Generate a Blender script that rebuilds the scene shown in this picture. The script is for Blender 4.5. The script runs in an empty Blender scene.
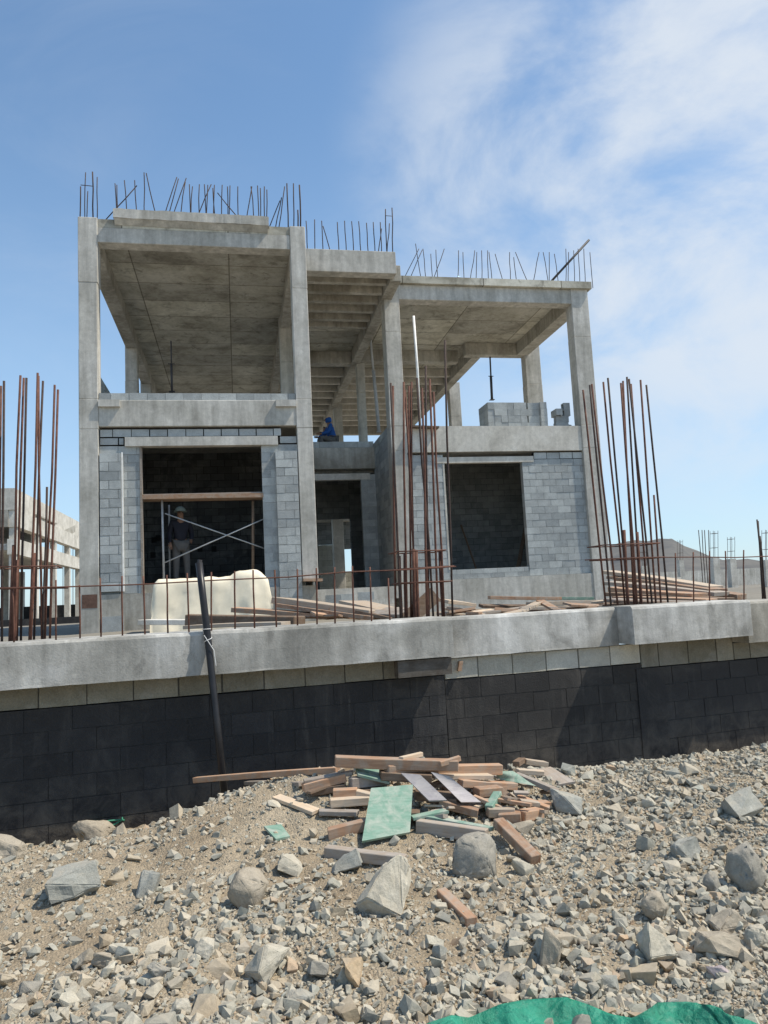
import bpy, bmesh, math, random
import numpy as np
from mathutils import Vector, Matrix, noise as mnoise

random.seed(7)
rng = np.random.default_rng(7)
C = bpy.context.scene.collection
R = math.radians

# ------------------------------------------------------------------ camera
RT = Vector((0.98115, -0.18671, -0.04993)).normalized()
FW = Vector((0.1913, 0.97496, 0.11341)).normalized()
UP = RT.cross(FW).normalized()
RT = FW.cross(UP).normalized()
FPX = 760.0
cam_d = bpy.data.cameras.new('camera')
cam = bpy.data.objects.new('camera', cam_d)
C.objects.link(cam)
m3 = Matrix((RT, UP, -FW)).transposed()
cam.matrix_world = m3.to_4x4()
cam_d.sensor_fit = 'HORIZONTAL'
cam_d.sensor_width = 36.0
cam_d.lens = 36.0 * FPX / 768.0
cam_d.clip_start = 0.05
cam_d.clip_end = 6000
bpy.context.scene.camera = cam


def ray(u, v):
    return RT * ((u - 384) / FPX) - UP * ((v - 512) / FPX) + FW


def atY(u, v, Y):
    r = ray(u, v)
    return r * (Y / r.y)


def atZ(u, v, Z):
    r = ray(u, v)
    return r * (Z / r.z)


# frame of the retaining wall: t runs along it, n away from the viewer
WA = 0.107
CW, SW = math.cos(WA), math.sin(WA)


def W(t, n, z):
    return Vector((CW * t - SW * n, SW * t + CW * n, z))


def tn(p):
    return (CW * p[0] + SW * p[1], -SW * p[0] + CW * p[1])


def atN(u, v, n):
    r = ray(u, v)
    return r * (n / (-SW * r.x + CW * r.y))


# measured levels (metres, eye level = 0)
YF, YC = 17.797, 20.66
ZT, ZR, ZFL, ZFB, ZPAR, ZG = 9.215, 9.277, 4.83, 4.2, 5.01, 0.447
A0, A1, B0, B1 = -3.428, -3.008, 1.482, 1.861
C0, C1, D0, D1 = 4.36, 4.808, 10.168, 10.724
WN = 7.291
ZSITE = -0.42

# ------------------------------------------------------------------ scene helpers


class MB:
    def __init__(s):
        s.v, s.f, s.t = [], [], []

    def add(s, verts, faces, tint=0.5):
        o = len(s.v)
        s.v += [Vector(p) for p in verts]
        s.f += [[i + o for i in f] for f in faces]
        s.t += [tint] * len(faces)
        return s

    BF = [(0, 3, 2, 1), (4, 5, 6, 7), (0, 1, 5, 4), (1, 2, 6, 5), (2, 3, 7, 6), (3, 0, 4, 7)]

    def hexa(s, p8, tint=0.5):
        return s.add(p8, MB.BF, tint)

    def box(s, x0, x1, y0, y1, z0, z1, tint=0.5):
        return s.hexa([(x0, y0, z0), (x1, y0, z0), (x1, y1, z0), (x0, y1, z0),
                       (x0, y0, z1), (x1, y0, z1), (x1, y1, z1), (x0, y1, z1)], tint)

    def wbox(s, t0, t1, n0, n1, z0, z1, tint=0.5):
        return s.hexa([W(t0, n0, z0), W(t1, n0, z0), W(t1, n1, z0), W(t0, n1, z0),
                       W(t0, n0, z1), W(t1, n0, z1), W(t1, n1, z1), W(t0, n1, z1)], tint)

    def obox(s, c, ax, ay, az, tint=0.5):
        """box from its centre and three half vectors"""
        c, ax, ay, az = map(Vector, (c, ax, ay, az))
        p = [c + i * ax + j * ay + k * az for k in (-1, 1) for i, j in ((-1, -1), (1, -1), (1, 1), (-1, 1))]
        return s.hexa(p, tint)

    def bar(s, p0, p1, w, h, up=(0, 0, 1), tint=0.5):
        p0, p1 = Vector(p0), Vector(p1)
        d = (p1 - p0)
        u = Vector(up)
        sd = d.cross(u).normalized()
        u = sd.cross(d).normalized()
        return s.obox((p0 + p1) / 2, d / 2, sd * w / 2, u * h / 2, tint)

    def tube(s, pts, r, n=6, tint=0.5, r1=None):
        pts = [Vector(p) for p in pts]
        o = len(s.v)
        N = len(pts)
        for i, p in enumerate(pts):
            d = (pts[min(i + 1, N - 1)] - pts[max(i - 1, 0)]).normalized()
            a = d.cross(Vector((0.3, 0.9, 0.2)) if abs(d.z) > .8 else Vector((0, 0, 1))).normalized()
            b = d.cross(a)
            rr = r if r1 is None else r + (r1 - r) * i / (N - 1)
            for k in range(n):
                an = 2 * math.pi * k / n
                s.v.append(p + rr * (math.cos(an) * a + math.sin(an) * b))
        for i in range(N - 1):
            for k in range(n):
                k2 = (k + 1) % n
                s.f.append([o + i * n + k, o + i * n + k2, o + (i + 1) * n + k2, o + (i + 1) * n + k])
                s.t.append(tint)
        s.f.append([o + k for k in range(n)][::-1])
        s.f.append([o + (N - 1) * n + k for k in range(n)])
        s.t += [tint, tint]
        return s

    def mesh(s, name, M=None, smooth=False):
        me = bpy.data.meshes.new(name)
        vs = s.v if M is None else [M @ p for p in s.v]
        me.from_pydata([tuple(p) for p in vs], [], s.f)
        a = me.attributes.new('tint', 'FLOAT', 'FACE')
        a.data.foreach_set('value', s.t)
        if smooth:
            me.polygons.foreach_set('use_smooth', [True] * len(me.polygons))
        me.update()
        return me

    def build(s, name, mat, parent=None, origin=None, smooth=False):
        if parent is not None:
            M = parent['_inv'] if False else INV[parent.name]
        elif origin is not None:
            M = Matrix.Translation(-Vector(origin))
        else:
            M = None
        me = s.mesh(name, M, smooth)
        me.materials.append(mat)
        o = bpy.data.objects.new(name, me)
        C.objects.link(o)
        if parent is not None:
            o.parent = parent
            INV[o.name] = INV[parent.name]
        elif origin is not None:
            o.location = origin
            INV[o.name] = Matrix.Translation(-Vector(origin))
        else:
            INV[o.name] = Matrix()
        return o


INV = {}


def tag(o, label=None, cat=None, group=None, kind=None):
    if label: o['label'] = label
    if cat: o['category'] = cat
    if group: o['group'] = group
    if kind: o['kind'] = kind
    return o


def thing(name, label, cat, loc=(0, 0, 0), group=None, rz=0.0):
    o = bpy.data.objects.new(name, None)
    C.objects.link(o)
    o.location = loc
    o.rotation_euler = (0, 0, rz)
    o.empty_display_size = 0.1
    INV[o.name] = (Matrix.Translation(Vector(loc)) @ Matrix.Rotation(rz, 4, 'Z')).inverted()
    return tag(o, label, cat, group)


def copy_tree(o, parent=None):
    c = o.copy()
    C.objects.link(c)
    if parent is not None: c.parent = parent
    for ch in list(o.children): copy_tree(ch, c)
    return c


def blocks(mb, O, u, nrm, w, h, bw=.405, bh=.203, gap=.009, depth=.07, jit=.004, off=0.0, mortar=True, t0=.0, t1=1.0, rec=.010):
    """courses of blocks as boxes; O lower left corner, u along, nrm outwards"""
    O, u, nrm = Vector(O), Vector(u).normalized(), Vector(nrm).normalized()
    z = Vector((0, 0, 1))
    rows = max(1, round(h / bh))
    bh = h / rows
    for r in range(rows):
        x = -bw * (.5 if r % 2 else 0) - off * bw
        while x < w - .01:
            a, b = max(x, 0), min(x + bw, w)
            x += bw
            if b - a < .03: continue
            dj = random.uniform(-jit, jit)
            g = gap * random.uniform(.5, 1.4) / 2
            c = O + u * ((a + b) / 2) + z * (bh * (r + .5) + random.uniform(-.002, .002)) + nrm * (dj - depth / 2)
            mb.obox(c, u * ((b - a) / 2 - g), -nrm * depth / 2, z * (bh / 2 - g), random.uniform(t0, t1))
    if mortar:
        c = O + u * w / 2 + z * h / 2 - nrm * (rec + depth / 2)
        mb.obox(c, u * (w / 2 - .004), -nrm * (depth / 2 - .004), z * (h / 2 - .004), -1)


# ------------------------------------------------------------------ materials


class NT:
    def __init__(s, name, rough=.85, spec=.3):
        s.m = bpy.data.materials.new(name)
        s.m.use_nodes = True
        s.n = s.m.node_tree.nodes
        s.l = s.m.node_tree.links
        s.b = s.n['Principled BSDF']
        s.b.inputs['Roughness'].default_value = rough
        s.b.inputs['Specular IOR Level'].default_value = spec

    def new(s, t, **kw):
        n = s.n.new(t)
        for k, v in kw.items():
            if k.startswith('i_'):
                n.inputs[k[2:].replace('_', ' ')].default_value = v
            else:
                setattr(n, k, v)
        return n

    def lk(s, a, b): s.l.new(a, b)

    def pos(s, scale=(1, 1, 1), rnd=True):
        g = s.new('ShaderNodeNewGeometry')
        mp = s.new('ShaderNodeMapping')
        mp.inputs['Scale'].default_value = scale
        s.lk(g.outputs['Position'], mp.inputs['Vector'])
        if rnd:
            oi = s.new('ShaderNodeObjectInfo')
            mu = s.new('ShaderNodeMath', operation='MULTIPLY')
            mu.inputs[1].default_value = 23
            s.lk(oi.outputs['Random'], mu.inputs[0])
            s.lk(mu.outputs[0], mp.inputs['Location'])
        return mp.outputs['Vector']

    def noise(s, vec, scale, detail=6, rough=.6, dist=0):
        n = s.new('ShaderNodeTexNoise')
        n.inputs['Scale'].default_value = scale
        n.inputs['Detail'].default_value = detail
        n.inputs['Roughness'].default_value = rough
        n.inputs['Distortion'].default_value = dist
        s.lk(vec, n.inputs['Vector'])
        return n.outputs['Fac']

    def ramp(s, fac, stops):
        r = s.new('ShaderNodeValToRGB')
        e = r.color_ramp.elements
        while len(e) < len(stops): e.new(.5)
        for el, (p, c) in zip(e, stops):
            el.position = p
            el.color = (*c, 1) if len(c) == 3 else c
        s.lk(fac, r.inputs['Fac'])
        return r.outputs['Color']

    def mix(s, a, b, fac, mode='MIX'):
        n = s.new('ShaderNodeMix', data_type='RGBA', blend_type=mode)
        for sock, v in ((n.inputs['A'], a), (n.inputs['B'], b), (n.inputs['Factor'], fac)):
            if isinstance(v, (tuple, list)): sock.default_value = (*v, 1) if len(v) == 3 else v
            elif isinstance(v, (int, float)): sock.default_value = v
            else: s.lk(v, sock)
        return n.outputs['Result']

    def mul(s, col, fac, lo, hi):
        """multiply a colour by a factor read from fac between lo and hi"""
        mr = s.new('ShaderNodeMapRange')
        mr.inputs['From Min'].default_value = .3
        mr.inputs['From Max'].default_value = .7
        mr.inputs['To Min'].default_value = lo
        mr.inputs['To Max'].default_value = hi
        s.lk(fac, mr.inputs['Value'])
        return s.mix(col, mr.outputs['Result'], 1.0, 'MULTIPLY')

    def math(s, op, a, b=None):
        n = s.new('ShaderNodeMath', operation=op)
        for i, v in enumerate((a, b)):
            if v is None: continue
            if isinstance(v, (int, float)): n.inputs[i].default_value = v
            else: s.lk(v, n.inputs[i])
        return n.outputs[0]

    def attr(s, name='tint'):
        n = s.new('ShaderNodeAttribute')
        n.attribute_name = name
        return n.outputs['Fac']

    def bump(s, h, strength=.3, dist=.02):
        b = s.new('ShaderNodeBump')
        b.inputs['Strength'].default_value = strength
        b.inputs['Distance'].default_value = dist
        s.lk(h, b.inputs['Height'])
        s.lk(b.outputs['Normal'], s.b.inputs['Normal'])

    def out(s, col):
        if isinstance(col, tuple): s.b.inputs['Base Color'].default_value = (*col, 1)
        else: s.lk(col, s.b.inputs['Base Color'])
        return s.m


def concrete(name, base=(.36, .35, .32), stain=(.20, .185, .16), light=(.5, .49, .46), pits=.5, streak=1.0, seams=None, blotch=.35, splash=.45):
    k = NT(name, .9, .2)
    p = k.pos()
    n1 = k.noise(p, .9, 8, .62, .4)
    col = k.ramp(n1, [(.34, stain), (.50, base), (.66, light)])
    pv = k.pos((5, 5, .45))
    ns = k.noise(pv, 1.3, 5, .6)
    col = k.mul(col, ns, 1 - .26 * streak, 1 + .16 * streak)
    n2 = k.noise(p, 9, 5, .7)
    col = k.mul(col, n2, .86, 1.1)
    n4 = k.noise(p, 55, 3, .7)
    col = k.mul(col, n4, .93, 1.06)
    # runs of cement slurry and darker damp blotches
    n3 = k.noise(k.pos((2, 2, 1)), 2.4, 9, .75, 1.2)
    w = k.ramp(n3, [(.60, (0, 0, 0)), (.72, (1, 1, 1))])
    col = k.mix(col, light, k.math('MULTIPLY', w, splash))
    d = k.ramp(k.noise(k.pos((1.6, 1.6, .9)), 1.7, 9, .72, .8), [(.36, (1, 1, 1)), (.47, (0, 0, 0))])
    col = k.mix(col, tuple(c * .62 for c in stain), k.math('MULTIPLY', d, blotch))
    if seams:
        br = k.new('ShaderNodeTexBrick')
        br.inputs['Scale'].default_value = 1
        br.inputs['Mortar Size'].default_value = .022
        br.inputs['Mortar Smooth'].default_value = .6
        br.inputs['Brick Width'].default_value = seams[0]
        br.inputs['Row Height'].default_value = seams[1]
        br.inputs['Color1'].default_value = (.70, .70, .70, 1)
        br.inputs['Color2'].default_value = (1.15, 1.14, 1.1, 1)
        br.inputs['Mortar'].default_value = (.32, .30, .27, 1)
        br.offset = .0
        k.lk(k.pos(rnd=False), br.inputs['Vector'])
        col = k.mix(col, br.outputs['Color'], .9, 'MULTIPLY')
    k.bump(k.math('ADD', k.math('MULTIPLY', n2, .6), k.math('MULTIPLY', n4, .4)), pits, .02)
    return k.out(col)


def blockmat(name, c0, c1, mortar, dust=(.5, .49, .46), dustamt=.35, rough=.9, spec=.2, drips=0):
    k = NT(name, rough, spec)
    p = k.pos(rnd=False)
    t = k.attr()
    col = k.mix(c0, c1, k.math('MAXIMUM', t, 0))
    n = k.noise(p, 3.2, 8, .7, .5)
    col = k.mul(col, n, .78, 1.18)
    n2 = k.noise(p, 60, 4, .75)
    col = k.mul(col, n2, .8, 1.16)
    dd = k.ramp(k.noise(p, 1.3, 9, .72, .7), [(.5, (0, 0, 0)), (.7, (1, 1, 1))])
    col = k.mix(col, dust, k.math('MULTIPLY', dd, dustamt))
    if drips:
        dr = k.ramp(k.noise(k.pos((7, 7, .8), False), 1.5, 7, .7, .3), [(.52, (0, 0, 0)), (.68, (1, 1, 1))])
        pt_ = k.ramp(k.noise(p, .8, 6, .65, .8), [(.42, (0, 0, 0)), (.62, (1, 1, 1))])
        col = k.mix(col, dust, k.math('MULTIPLY', k.math('MULTIPLY', dr, pt_), drips))
        g_ = k.new('ShaderNodeNewGeometry')
        sz_ = k.new('ShaderNodeSeparateXYZ')
        k.lk(g_.outputs['Position'], sz_.inputs[0])
        mr_ = k.new('ShaderNodeMapRange')
        for nm_, vl_ in (('From Min', -1.35), ('From Max', -1.95), ('To Min', 0.0), ('To Max', .45)): mr_.inputs[nm_].default_value = vl_
        k.lk(sz_.outputs['Z'], mr_.inputs['Value'])
        mud = k.ramp(k.noise(p, 5, 8, .7, .5), [(.40, (0, 0, 0)), (.62, (1, 1, 1))])
        col = k.mix(col, (.20, .175, .14), k.math('MULTIPLY', mr_.outputs['Result'], mud))
        sp = k.ramp(k.noise(p, 26, 4, .75), [(.68, (0, 0, 0)), (.74, (1, 1, 1))])
        col = k.mix(col, (.22, .21, .19), k.math('MULTIPLY', k.math('MULTIPLY', sp, pt_), .5))
    neg = k.math('LESS_THAN', t, -.5)
    col = k.mix(col, mortar, neg)
    k.bump(n2, .5, .012)
    return k.out(col)


def woodmat(name, c0, c1, dirt=(.3, .27, .22), dirtamt=.5):
    k = NT(name, .8, .25)
    tc = k.new('ShaderNodeTexCoord')
    oi = k.new('ShaderNodeObjectInfo')
    mp = k.new('ShaderNodeMapping')
    mp.inputs['Scale'].default_value = (2.2, 28, 28)
    k.lk(tc.outputs['Object'], mp.inputs['Vector'])
    k.lk(oi.outputs['Random'], mp.inputs['Location'])
    n = k.noise(mp.outputs['Vector'], 1.6, 5, .65, .6)
    col = k.ramp(n, [(.25, c0), (.7, c1)])
    col = k.mix(col, k.ramp(oi.outputs['Random'], [(0, (.7, .68, .66)), (.5, (1, 1, 1)), (1, (1.25, 1.2, 1.12))]), 1, 'MULTIPLY')
    dn = k.ramp(k.noise(k.pos(), 9, 7, .7, .6), [(.42, (0, 0, 0)), (.66, (1, 1, 1))])
    col = k.mix(col, dirt, k.math('MULTIPLY', dn, dirtamt))
    k.bump(n, .3, .01)
    return k.out(col)


M = {}
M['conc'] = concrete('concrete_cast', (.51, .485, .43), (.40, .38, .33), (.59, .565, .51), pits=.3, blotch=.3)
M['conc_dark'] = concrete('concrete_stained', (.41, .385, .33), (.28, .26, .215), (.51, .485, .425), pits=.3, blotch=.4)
M['conc_ceiling'] = concrete('concrete_soffit', (.52, .49, .41), (.31, .285, .23), (.64, .61, .53), seams=(2.46, 1.23), streak=.3, pits=.3, blotch=.65)
M['conc_wall'] = concrete('concrete_coping', (.41, .395, .355), (.28, .27, .24), (.60, .585, .545), pits=.3, blotch=.55, splash=.8)
M['conc_pale'] = concrete('concrete_pale', (.58, .545, .475), (.44, .41, .355), (.68, .645, .575), streak=.5, pits=.3, blotch=.25)
M['block'] = blockmat('grey_blocks', (.30, .315, .31), (.46, .475, .455), (.33, .33, .31))
M['block_gap'] = blockmat('grey_blocks_dry_joint', (.36, .375, .365), (.47, .485, .465), (.02, .02, .02))
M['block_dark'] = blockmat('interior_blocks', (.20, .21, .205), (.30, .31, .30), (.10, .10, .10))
M['block_wall'] = blockmat('foundation_blocks', (.38, .355, .29), (.52, .495, .42), (.26, .25, .21))
M['black_sunlit'] = blockmat('sunlit_bitumen_blocks', (.024, .0225, .022), (.042, .039, .036), (.046, .044, .042), dust=(.12, .108, .095), dustamt=.5, rough=.65, spec=.3, drips=.5)  # paler copy of the bitumen; sunlight on this run put into the colour
M['block_shade'] = blockmat('shaded_interior_blocks', (.085, .088, .09), (.15, .155, .155), (.04, .04, .04))  # darker interior blocks, the left room's shade put into the colour
M['block_wall_shaded'] = blockmat('shaded_foundation_blocks', (.17, .16, .125), (.26, .245, .195), (.13, .125, .11))  # darker copy of the foundation blocks; shade under the coping painted in
M['black'] = blockmat('bitumen_blocks', (.0155, .0155, .017), (.027, .0265, .028), (.036, .035, .035), dust=(.085, .078, .07), dustamt=.5, drips=.6, rough=.6, spec=.35)
M['wood'] = woodmat('raw_timber', (.27, .15, .09), (.48, .30, .19), (.36, .31, .25), dirtamt=.75)
M['wood_pale'] = woodmat('pale_timber', (.42, .32, .22), (.60, .48, .36), (.40, .37, .32), dirtamt=.55)
M['wood_grey'] = woodmat('weathered_timber', (.25, .20, .155), (.40, .34, .28), (.38, .36, .33), dirtamt=.6)
M['wood_dark'] = woodmat('dark_timber', (.11, .072, .05), (.20, .135, .09), dirtamt=.3)
M['wood_wet'] = woodmat('wet_timber', (.05, .042, .035), (.10, .085, .07), (.2, .19, .17), dirtamt=.4)
M['ply_green'] = woodmat('green_painted_ply', (.12, .22, .165), (.21, .33, .26), (.44, .44, .37), .75)
M['ply_violet'] = woodmat('grey_violet_panel', (.25, .235, .245), (.37, .35, .365), (.44, .41, .37), .6)


def rust(name, c0, c1):
    k = NT(name, .8, .3)
    return k.out(k.ramp(k.noise(k.pos(), 14, 4, .7), [(.3, c0), (.7, c1)]))


M['rebar'] = rust('rusty_steel', (.075, .034, .024), (.17, .078, .052))
M['rebar_dark'] = rust('dark_steel', (.035, .026, .024), (.085, .055, .042))


def plain(name, c, rough=.6, var=.15, scale=8, spec=.3, bump=0.0):
    k = NT(name, rough, spec)
    n = k.noise(k.pos(), scale, 5, .65)
    col = k.mul(k.mix(c, c, 0), n, 1 - var, 1 + var)
    if bump: k.bump(n, bump, .02)
    return k.out(col)


M['steel'] = plain('galvanised_tube', (.42, .42, .41), .5)
M['steel_dark'] = plain('dark_tube', (.06, .055, .055), .6)
M['pvc'] = plain('white_plastic_pipe', (.78, .77, .73), .4)
M['black_pipe'] = plain('black_plastic_pipe', (.022, .021, .022), .38, .3)
M['wire'] = plain('pale_wire', (.6, .6, .58), .5)
M['cream'] = plain('cream_sheet', (.80, .71, .54), .7, .10, 2.5, .2, .2)
M['rope'] = plain('green_rope', (.06, .26, .16), .7)
M['skin'] = plain('skin', (.22, .12, .075), .6)
M['shirt_dark'] = plain('dark_jacket', (.02, .02, .028), .85)
M['shirt_blue'] = plain('blue_jacket', (.02, .085, .28), .85)
M['trousers'] = plain('grey_trousers', (.12, .11, .10), .85)
M['helmet'] = plain('white_helmet', (.26, .32, .30), .5)
M['brown_patch'] = plain('brown_brick_patch', (.13, .075, .055), .9, .4)
M['void'] = plain('dark_void', (.03, .03, .03), .95)


def tarpmat():
    k = NT('green_tarp', .45, .35)
    n = k.noise(k.pos(), 5, 7, .65)
    col = k.ramp(n, [(.3, (.012, .17, .10)), (.65, (.035, .30, .19))])
    d = k.ramp(k.noise(k.pos(), 14, 8, .75), [(.55, (0, 0, 0)), (.7, (1, 1, 1))])
    col = k.mix(col, (.35, .40, .32), k.math('MULTIPLY', d, .3))
    k.b.inputs['Subsurface Weight'].default_value = 0
    v = k.new('ShaderNodeTexVoronoi', feature='DISTANCE_TO_EDGE')
    v.inputs['Scale'].default_value = 11
    k.lk(k.pos((1, 1.6, 1)), v.inputs['Vector'])
    k.bump(k.math('ADD', k.noise(k.pos(), 18, 6, .7), k.math('MULTIPLY', v.outputs['Distance'], 1.1)), .7, .03)
    return k.out(col)


M['tarp'] = tarpmat()


def groundmat(name, near=True):
    k = NT(name, .95, .12)
    p = k.pos(rnd=False)
    n1 = k.noise(p, 1.1, 8, .65, .5)
    col = k.ramp(n1, [(.28, (.27, .21, .145)), (.5, (.39, .32, .23)), (.74, (.48, .41, .31))])
    if near:
        vo = k.new('ShaderNodeTexVoronoi')
        vo.inputs['Scale'].default_value = 75
        k.lk(p, vo.inputs['Vector'])
        cc = k.ramp(vo.outputs['Color'], [(.0, (.72, .74, .74)), (.5, (.98, .97, .94)), (1, (1.2, 1.17, 1.1))])
        col = k.mix(col, cc, .85, 'MULTIPLY')
        n2 = k.noise(p, 120, 5, .75)
        col = k.mul(col, n2, .72, 1.22)
        n3 = k.noise(p, 16, 6, .7)
        col = k.mul(col, n3, .84, 1.12)
        h = k.math('ADD', k.math('MULTIPLY', vo.outputs['Distance'], -1.2), k.math('ADD', n2, n3))
        k.bump(h, .8, .012)
    else:
        n2 = k.noise(p, .05, 8, .7)
        col = k.mul(col, n2, .7, 1.2)
        n3 = k.noise(p, 6, 9, .75)
        col = k.mul(col, n3, .6, 1.2)
        col = k.mix(col, (.19, .185, .165), .7)
    return k.out(col)


M['dirt'] = groundmat('rubble_dirt')
M['site'] = groundmat('site_dirt', False)


def stonemat(name, use_attr):
    k = NT(name, .9, .2)
    if use_attr:
        t = k.attr('tint')
        p = k.pos(rnd=False)
    else:
        t = k.new('ShaderNodeObjectInfo').outputs['Random']
        p = k.pos()
    col = k.ramp(t, [(0, (.17, .17, .15)), (.14, (.29, .285, .24)), (.34, (.385, .365, .295)), (.52, (.45, .40, .31)),
                     (.7, (.36, .29, .20)), (.84, (.52, .475, .375)), (.94, (.34, .355, .31)), (1, (.46, .31, .19))])
    n = k.noise(p, 14, 8, .7, .8)
    col = k.mul(col, n, .76, 1.2)
    n2 = k.noise(p, 90, 4, .7)
    col = k.mul(col, n2, .86, 1.12)
    # dust gathers on the faces that look up
    g = k.new('ShaderNodeNewGeometry')
    sx = k.new('ShaderNodeSeparateXYZ')
    k.lk(g.outputs['Normal'], sx.inputs[0])
    du = k.math('MULTIPLY', k.math('MAXIMUM', sx.outputs['Z'], 0), k.ramp(k.noise(p, 7, 7, .7), [(.35, (0, 0, 0)), (.7, (.75, .75, .75))]))
    col = k.mix(col, (.43, .37, .28), du)
    k.bump(k.math('ADD', n, k.math('MULTIPLY', n2, .4)), .45, .012)
    return k.out(col)


M['gravel'] = stonemat('gravel_mixed', True)
M['stone'] = stonemat('stone_mixed', False)


def rockmat(name, c0, c1):
    k = NT(name, .9, .2)
    p = k.pos()
    n = k.noise(p, 7, 9, .7, .9)
    col = k.ramp(n, [(.3, c0), (.7, c1)])
    n2 = k.noise(p, 70, 5, .75)
    col = k.mul(col, n2, .8, 1.15)
    g = k.new('ShaderNodeNewGeometry')
    sx = k.new('ShaderNodeSeparateXYZ')
    k.lk(g.outputs['Normal'], sx.inputs[0])
    du = k.math('MULTIPLY', k.math('MAXIMUM', sx.outputs['Z'], 0), k.ramp(k.noise(p, 9, 7, .7), [(.42, (0, 0, 0)), (.7, (.7, .7, .7))]))
    col = k.mix(col, (.43, .37, .28), du)
    k.bump(k.math('ADD', n, k.math('MULTIPLY', n2, .5)), .6, .015)
    return k.out(col)


ROCK = {'pale': rockmat('rock_pale', (.38, .345, .27), (.54, .495, .40)),
        'grey': rockmat('rock_grey', (.24, .225, .19), (.37, .345, .29)),
        'tan': rockmat('rock_tan', (.28, .24, .18), (.42, .365, .285)),
        'blue': rockmat('rock_bluegrey', (.25, .25, .22), (.39, .385, .335)),
        'rust': rockmat('rock_orange', (.40, .30, .19), (.56, .42, .27)),
        'pink': rockmat('rock_pink', (.36, .30, .29), (.50, .42, .40))}


def hillmat():
    k = NT('hazy_hill', 1, 0)
    n = k.noise(k.pos((.02, .02, .05), False), 1.4, 9, .7, .6)
    return k.out(k.ramp(n, [(.3, (.10, .105, .11)), (.55, (.16, .155, .145)), (.8, (.22, .205, .185))]))


M['hill'] = hillmat()

# ------------------------------------------------------------------ sun, sky, clouds
sun_dir = Vector((.62, -.18, 1.0)).normalized()
sd = bpy.data.lights.new('sun', 'SUN')
sd.energy = 5.0
sd.angle = R(.53)
sd.color = (1.0, .925, .80)
so = bpy.data.objects.new('sun', sd)
C.objects.link(so)
so.rotation_euler = sun_dir.to_track_quat('Z', 'Y').to_euler()
so.location = (0, 0, 40)

world = bpy.data.worlds.new('World')
bpy.context.scene.world = world
world.use_nodes = True
wt = world.node_tree
wn, wl = wt.nodes, wt.links
bg = wn['Background']
sky = wn.new('ShaderNodeTexSky')
sky.sky_type = 'NISHITA'
sky.sun_disc = False
sky.sun_elevation = math.asin(sun_dir.z)
sky.sun_rotation = math.atan2(sun_dir.x, sun_dir.y)
sky.air_density = 1.0
sky.dust_density = .4
sky.ozone_density = 3.0
bg.inputs['Strength'].default_value = .118


def wnew(t, **kw):
    n = wn.new(t)
    for k, v in kw.items(): setattr(n, k, v)
    return n


tc = wnew('ShaderNodeTexCoord')


def wmath(op, a, b=0.0):
    n = wnew('ShaderNodeMath', operation=op)
    for i, v in enumerate((a, b)):
        if isinstance(v, (int, float)): n.inputs[i].default_value = v
        else: wl.new(v, n.inputs[i])
    return n.outputs[0]


def wnoise(scale, stretch, det, ro, dist, rot=(0, 0, 0)):
    mp = wnew('ShaderNodeMapping')
    mp.inputs['Scale'].default_value = stretch
    mp.inputs['Rotation'].default_value = rot
    wl.new(tc.outputs['Generated'], mp.inputs['Vector'])
    n = wnew('ShaderNodeTexNoise')
    n.inputs['Scale'].default_value = scale
    n.inputs['Detail'].default_value = det
    n.inputs['Roughness'].default_value = ro
    n.inputs['Distortion'].default_value = dist
    wl.new(mp.outputs['Vector'], n.inputs['Vector'])
    return n.outputs['Fac']


def wrange(v, a, b, lo=0.0, hi=1.0):
    n = wnew('ShaderNodeMapRange', interpolation_type='SMOOTHSTEP')
    n.inputs['From Min'].default_value = a
    n.inputs['From Max'].default_value = b
    n.inputs['To Min'].default_value = lo
    n.inputs['To Max'].default_value = hi
    wl.new(v, n.inputs['Value'])
    return n.outputs['Result']


def wdot(d):
    n = wnew('ShaderNodeVectorMath', operation='DOT_PRODUCT')
    wl.new(tc.outputs['Generated'], n.inputs[0])
    n.inputs[1].default_value = d.normalized()
    return n.outputs['Value']


blob = wmath('MAXIMUM', wrange(wdot(ray(740, 190)), .90, .998), wrange(wdot(ray(570, 170)), .955, .999, 0, .85))
blob = wmath('MAXIMUM', blob, wrange(wdot(ray(850, 60)), .91, .99, 0, .6))
wisp = wnoise(4.0, (1, 1, 1.7), 12, .58, .35, (.2, .5, .3))
fine = wnoise(1.6, (1.2, 1.2, 2.6), 10, .6, .8, (.1, .3, .6))
cloud = wmath('MULTIPLY', blob, wrange(wisp, .30, .62, .06, 1))
haze = wmath('MULTIPLY', wrange(fine, .45, .78), .16)
amt = wmath('MINIMUM', wmath('ADD', wmath('MULTIPLY', cloud, .86), haze), .9)
mixn = wnew('ShaderNodeMix', data_type='RGBA')
wl.new(amt, mixn.inputs['Factor'])
tint = wnew('ShaderNodeMix', data_type='RGBA', blend_type='MULTIPLY')
tint.inputs['Factor'].default_value = 1
SKY_TINT = (1.42, 1.60, 1.58)
tint.inputs['B'].default_value = (*SKY_TINT, 1)
wl.new(sky.outputs['Color'], tint.inputs['A'])
mixn.inputs['B'].default_value = (6.5, 7.0, 7.6, 1)
sxyz = wnew('ShaderNodeSeparateXYZ')
wl.new(tc.outputs['Generated'], sxyz.inputs[0])
hz_ = wnew('ShaderNodeMix', data_type='RGBA')
wl.new(wrange(sxyz.outputs['Z'], -.02, .62, .62, .04), hz_.inputs['Factor'])
wl.new(tint.outputs['Result'], hz_.inputs['A'])
hz_.inputs['B'].default_value = (4.2, 5.7, 7.5, 1)
wl.new(hz_.outputs['Result'], mixn.inputs['A'])
wl.new(mixn.outputs['Result'], bg.inputs['Color'])

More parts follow.
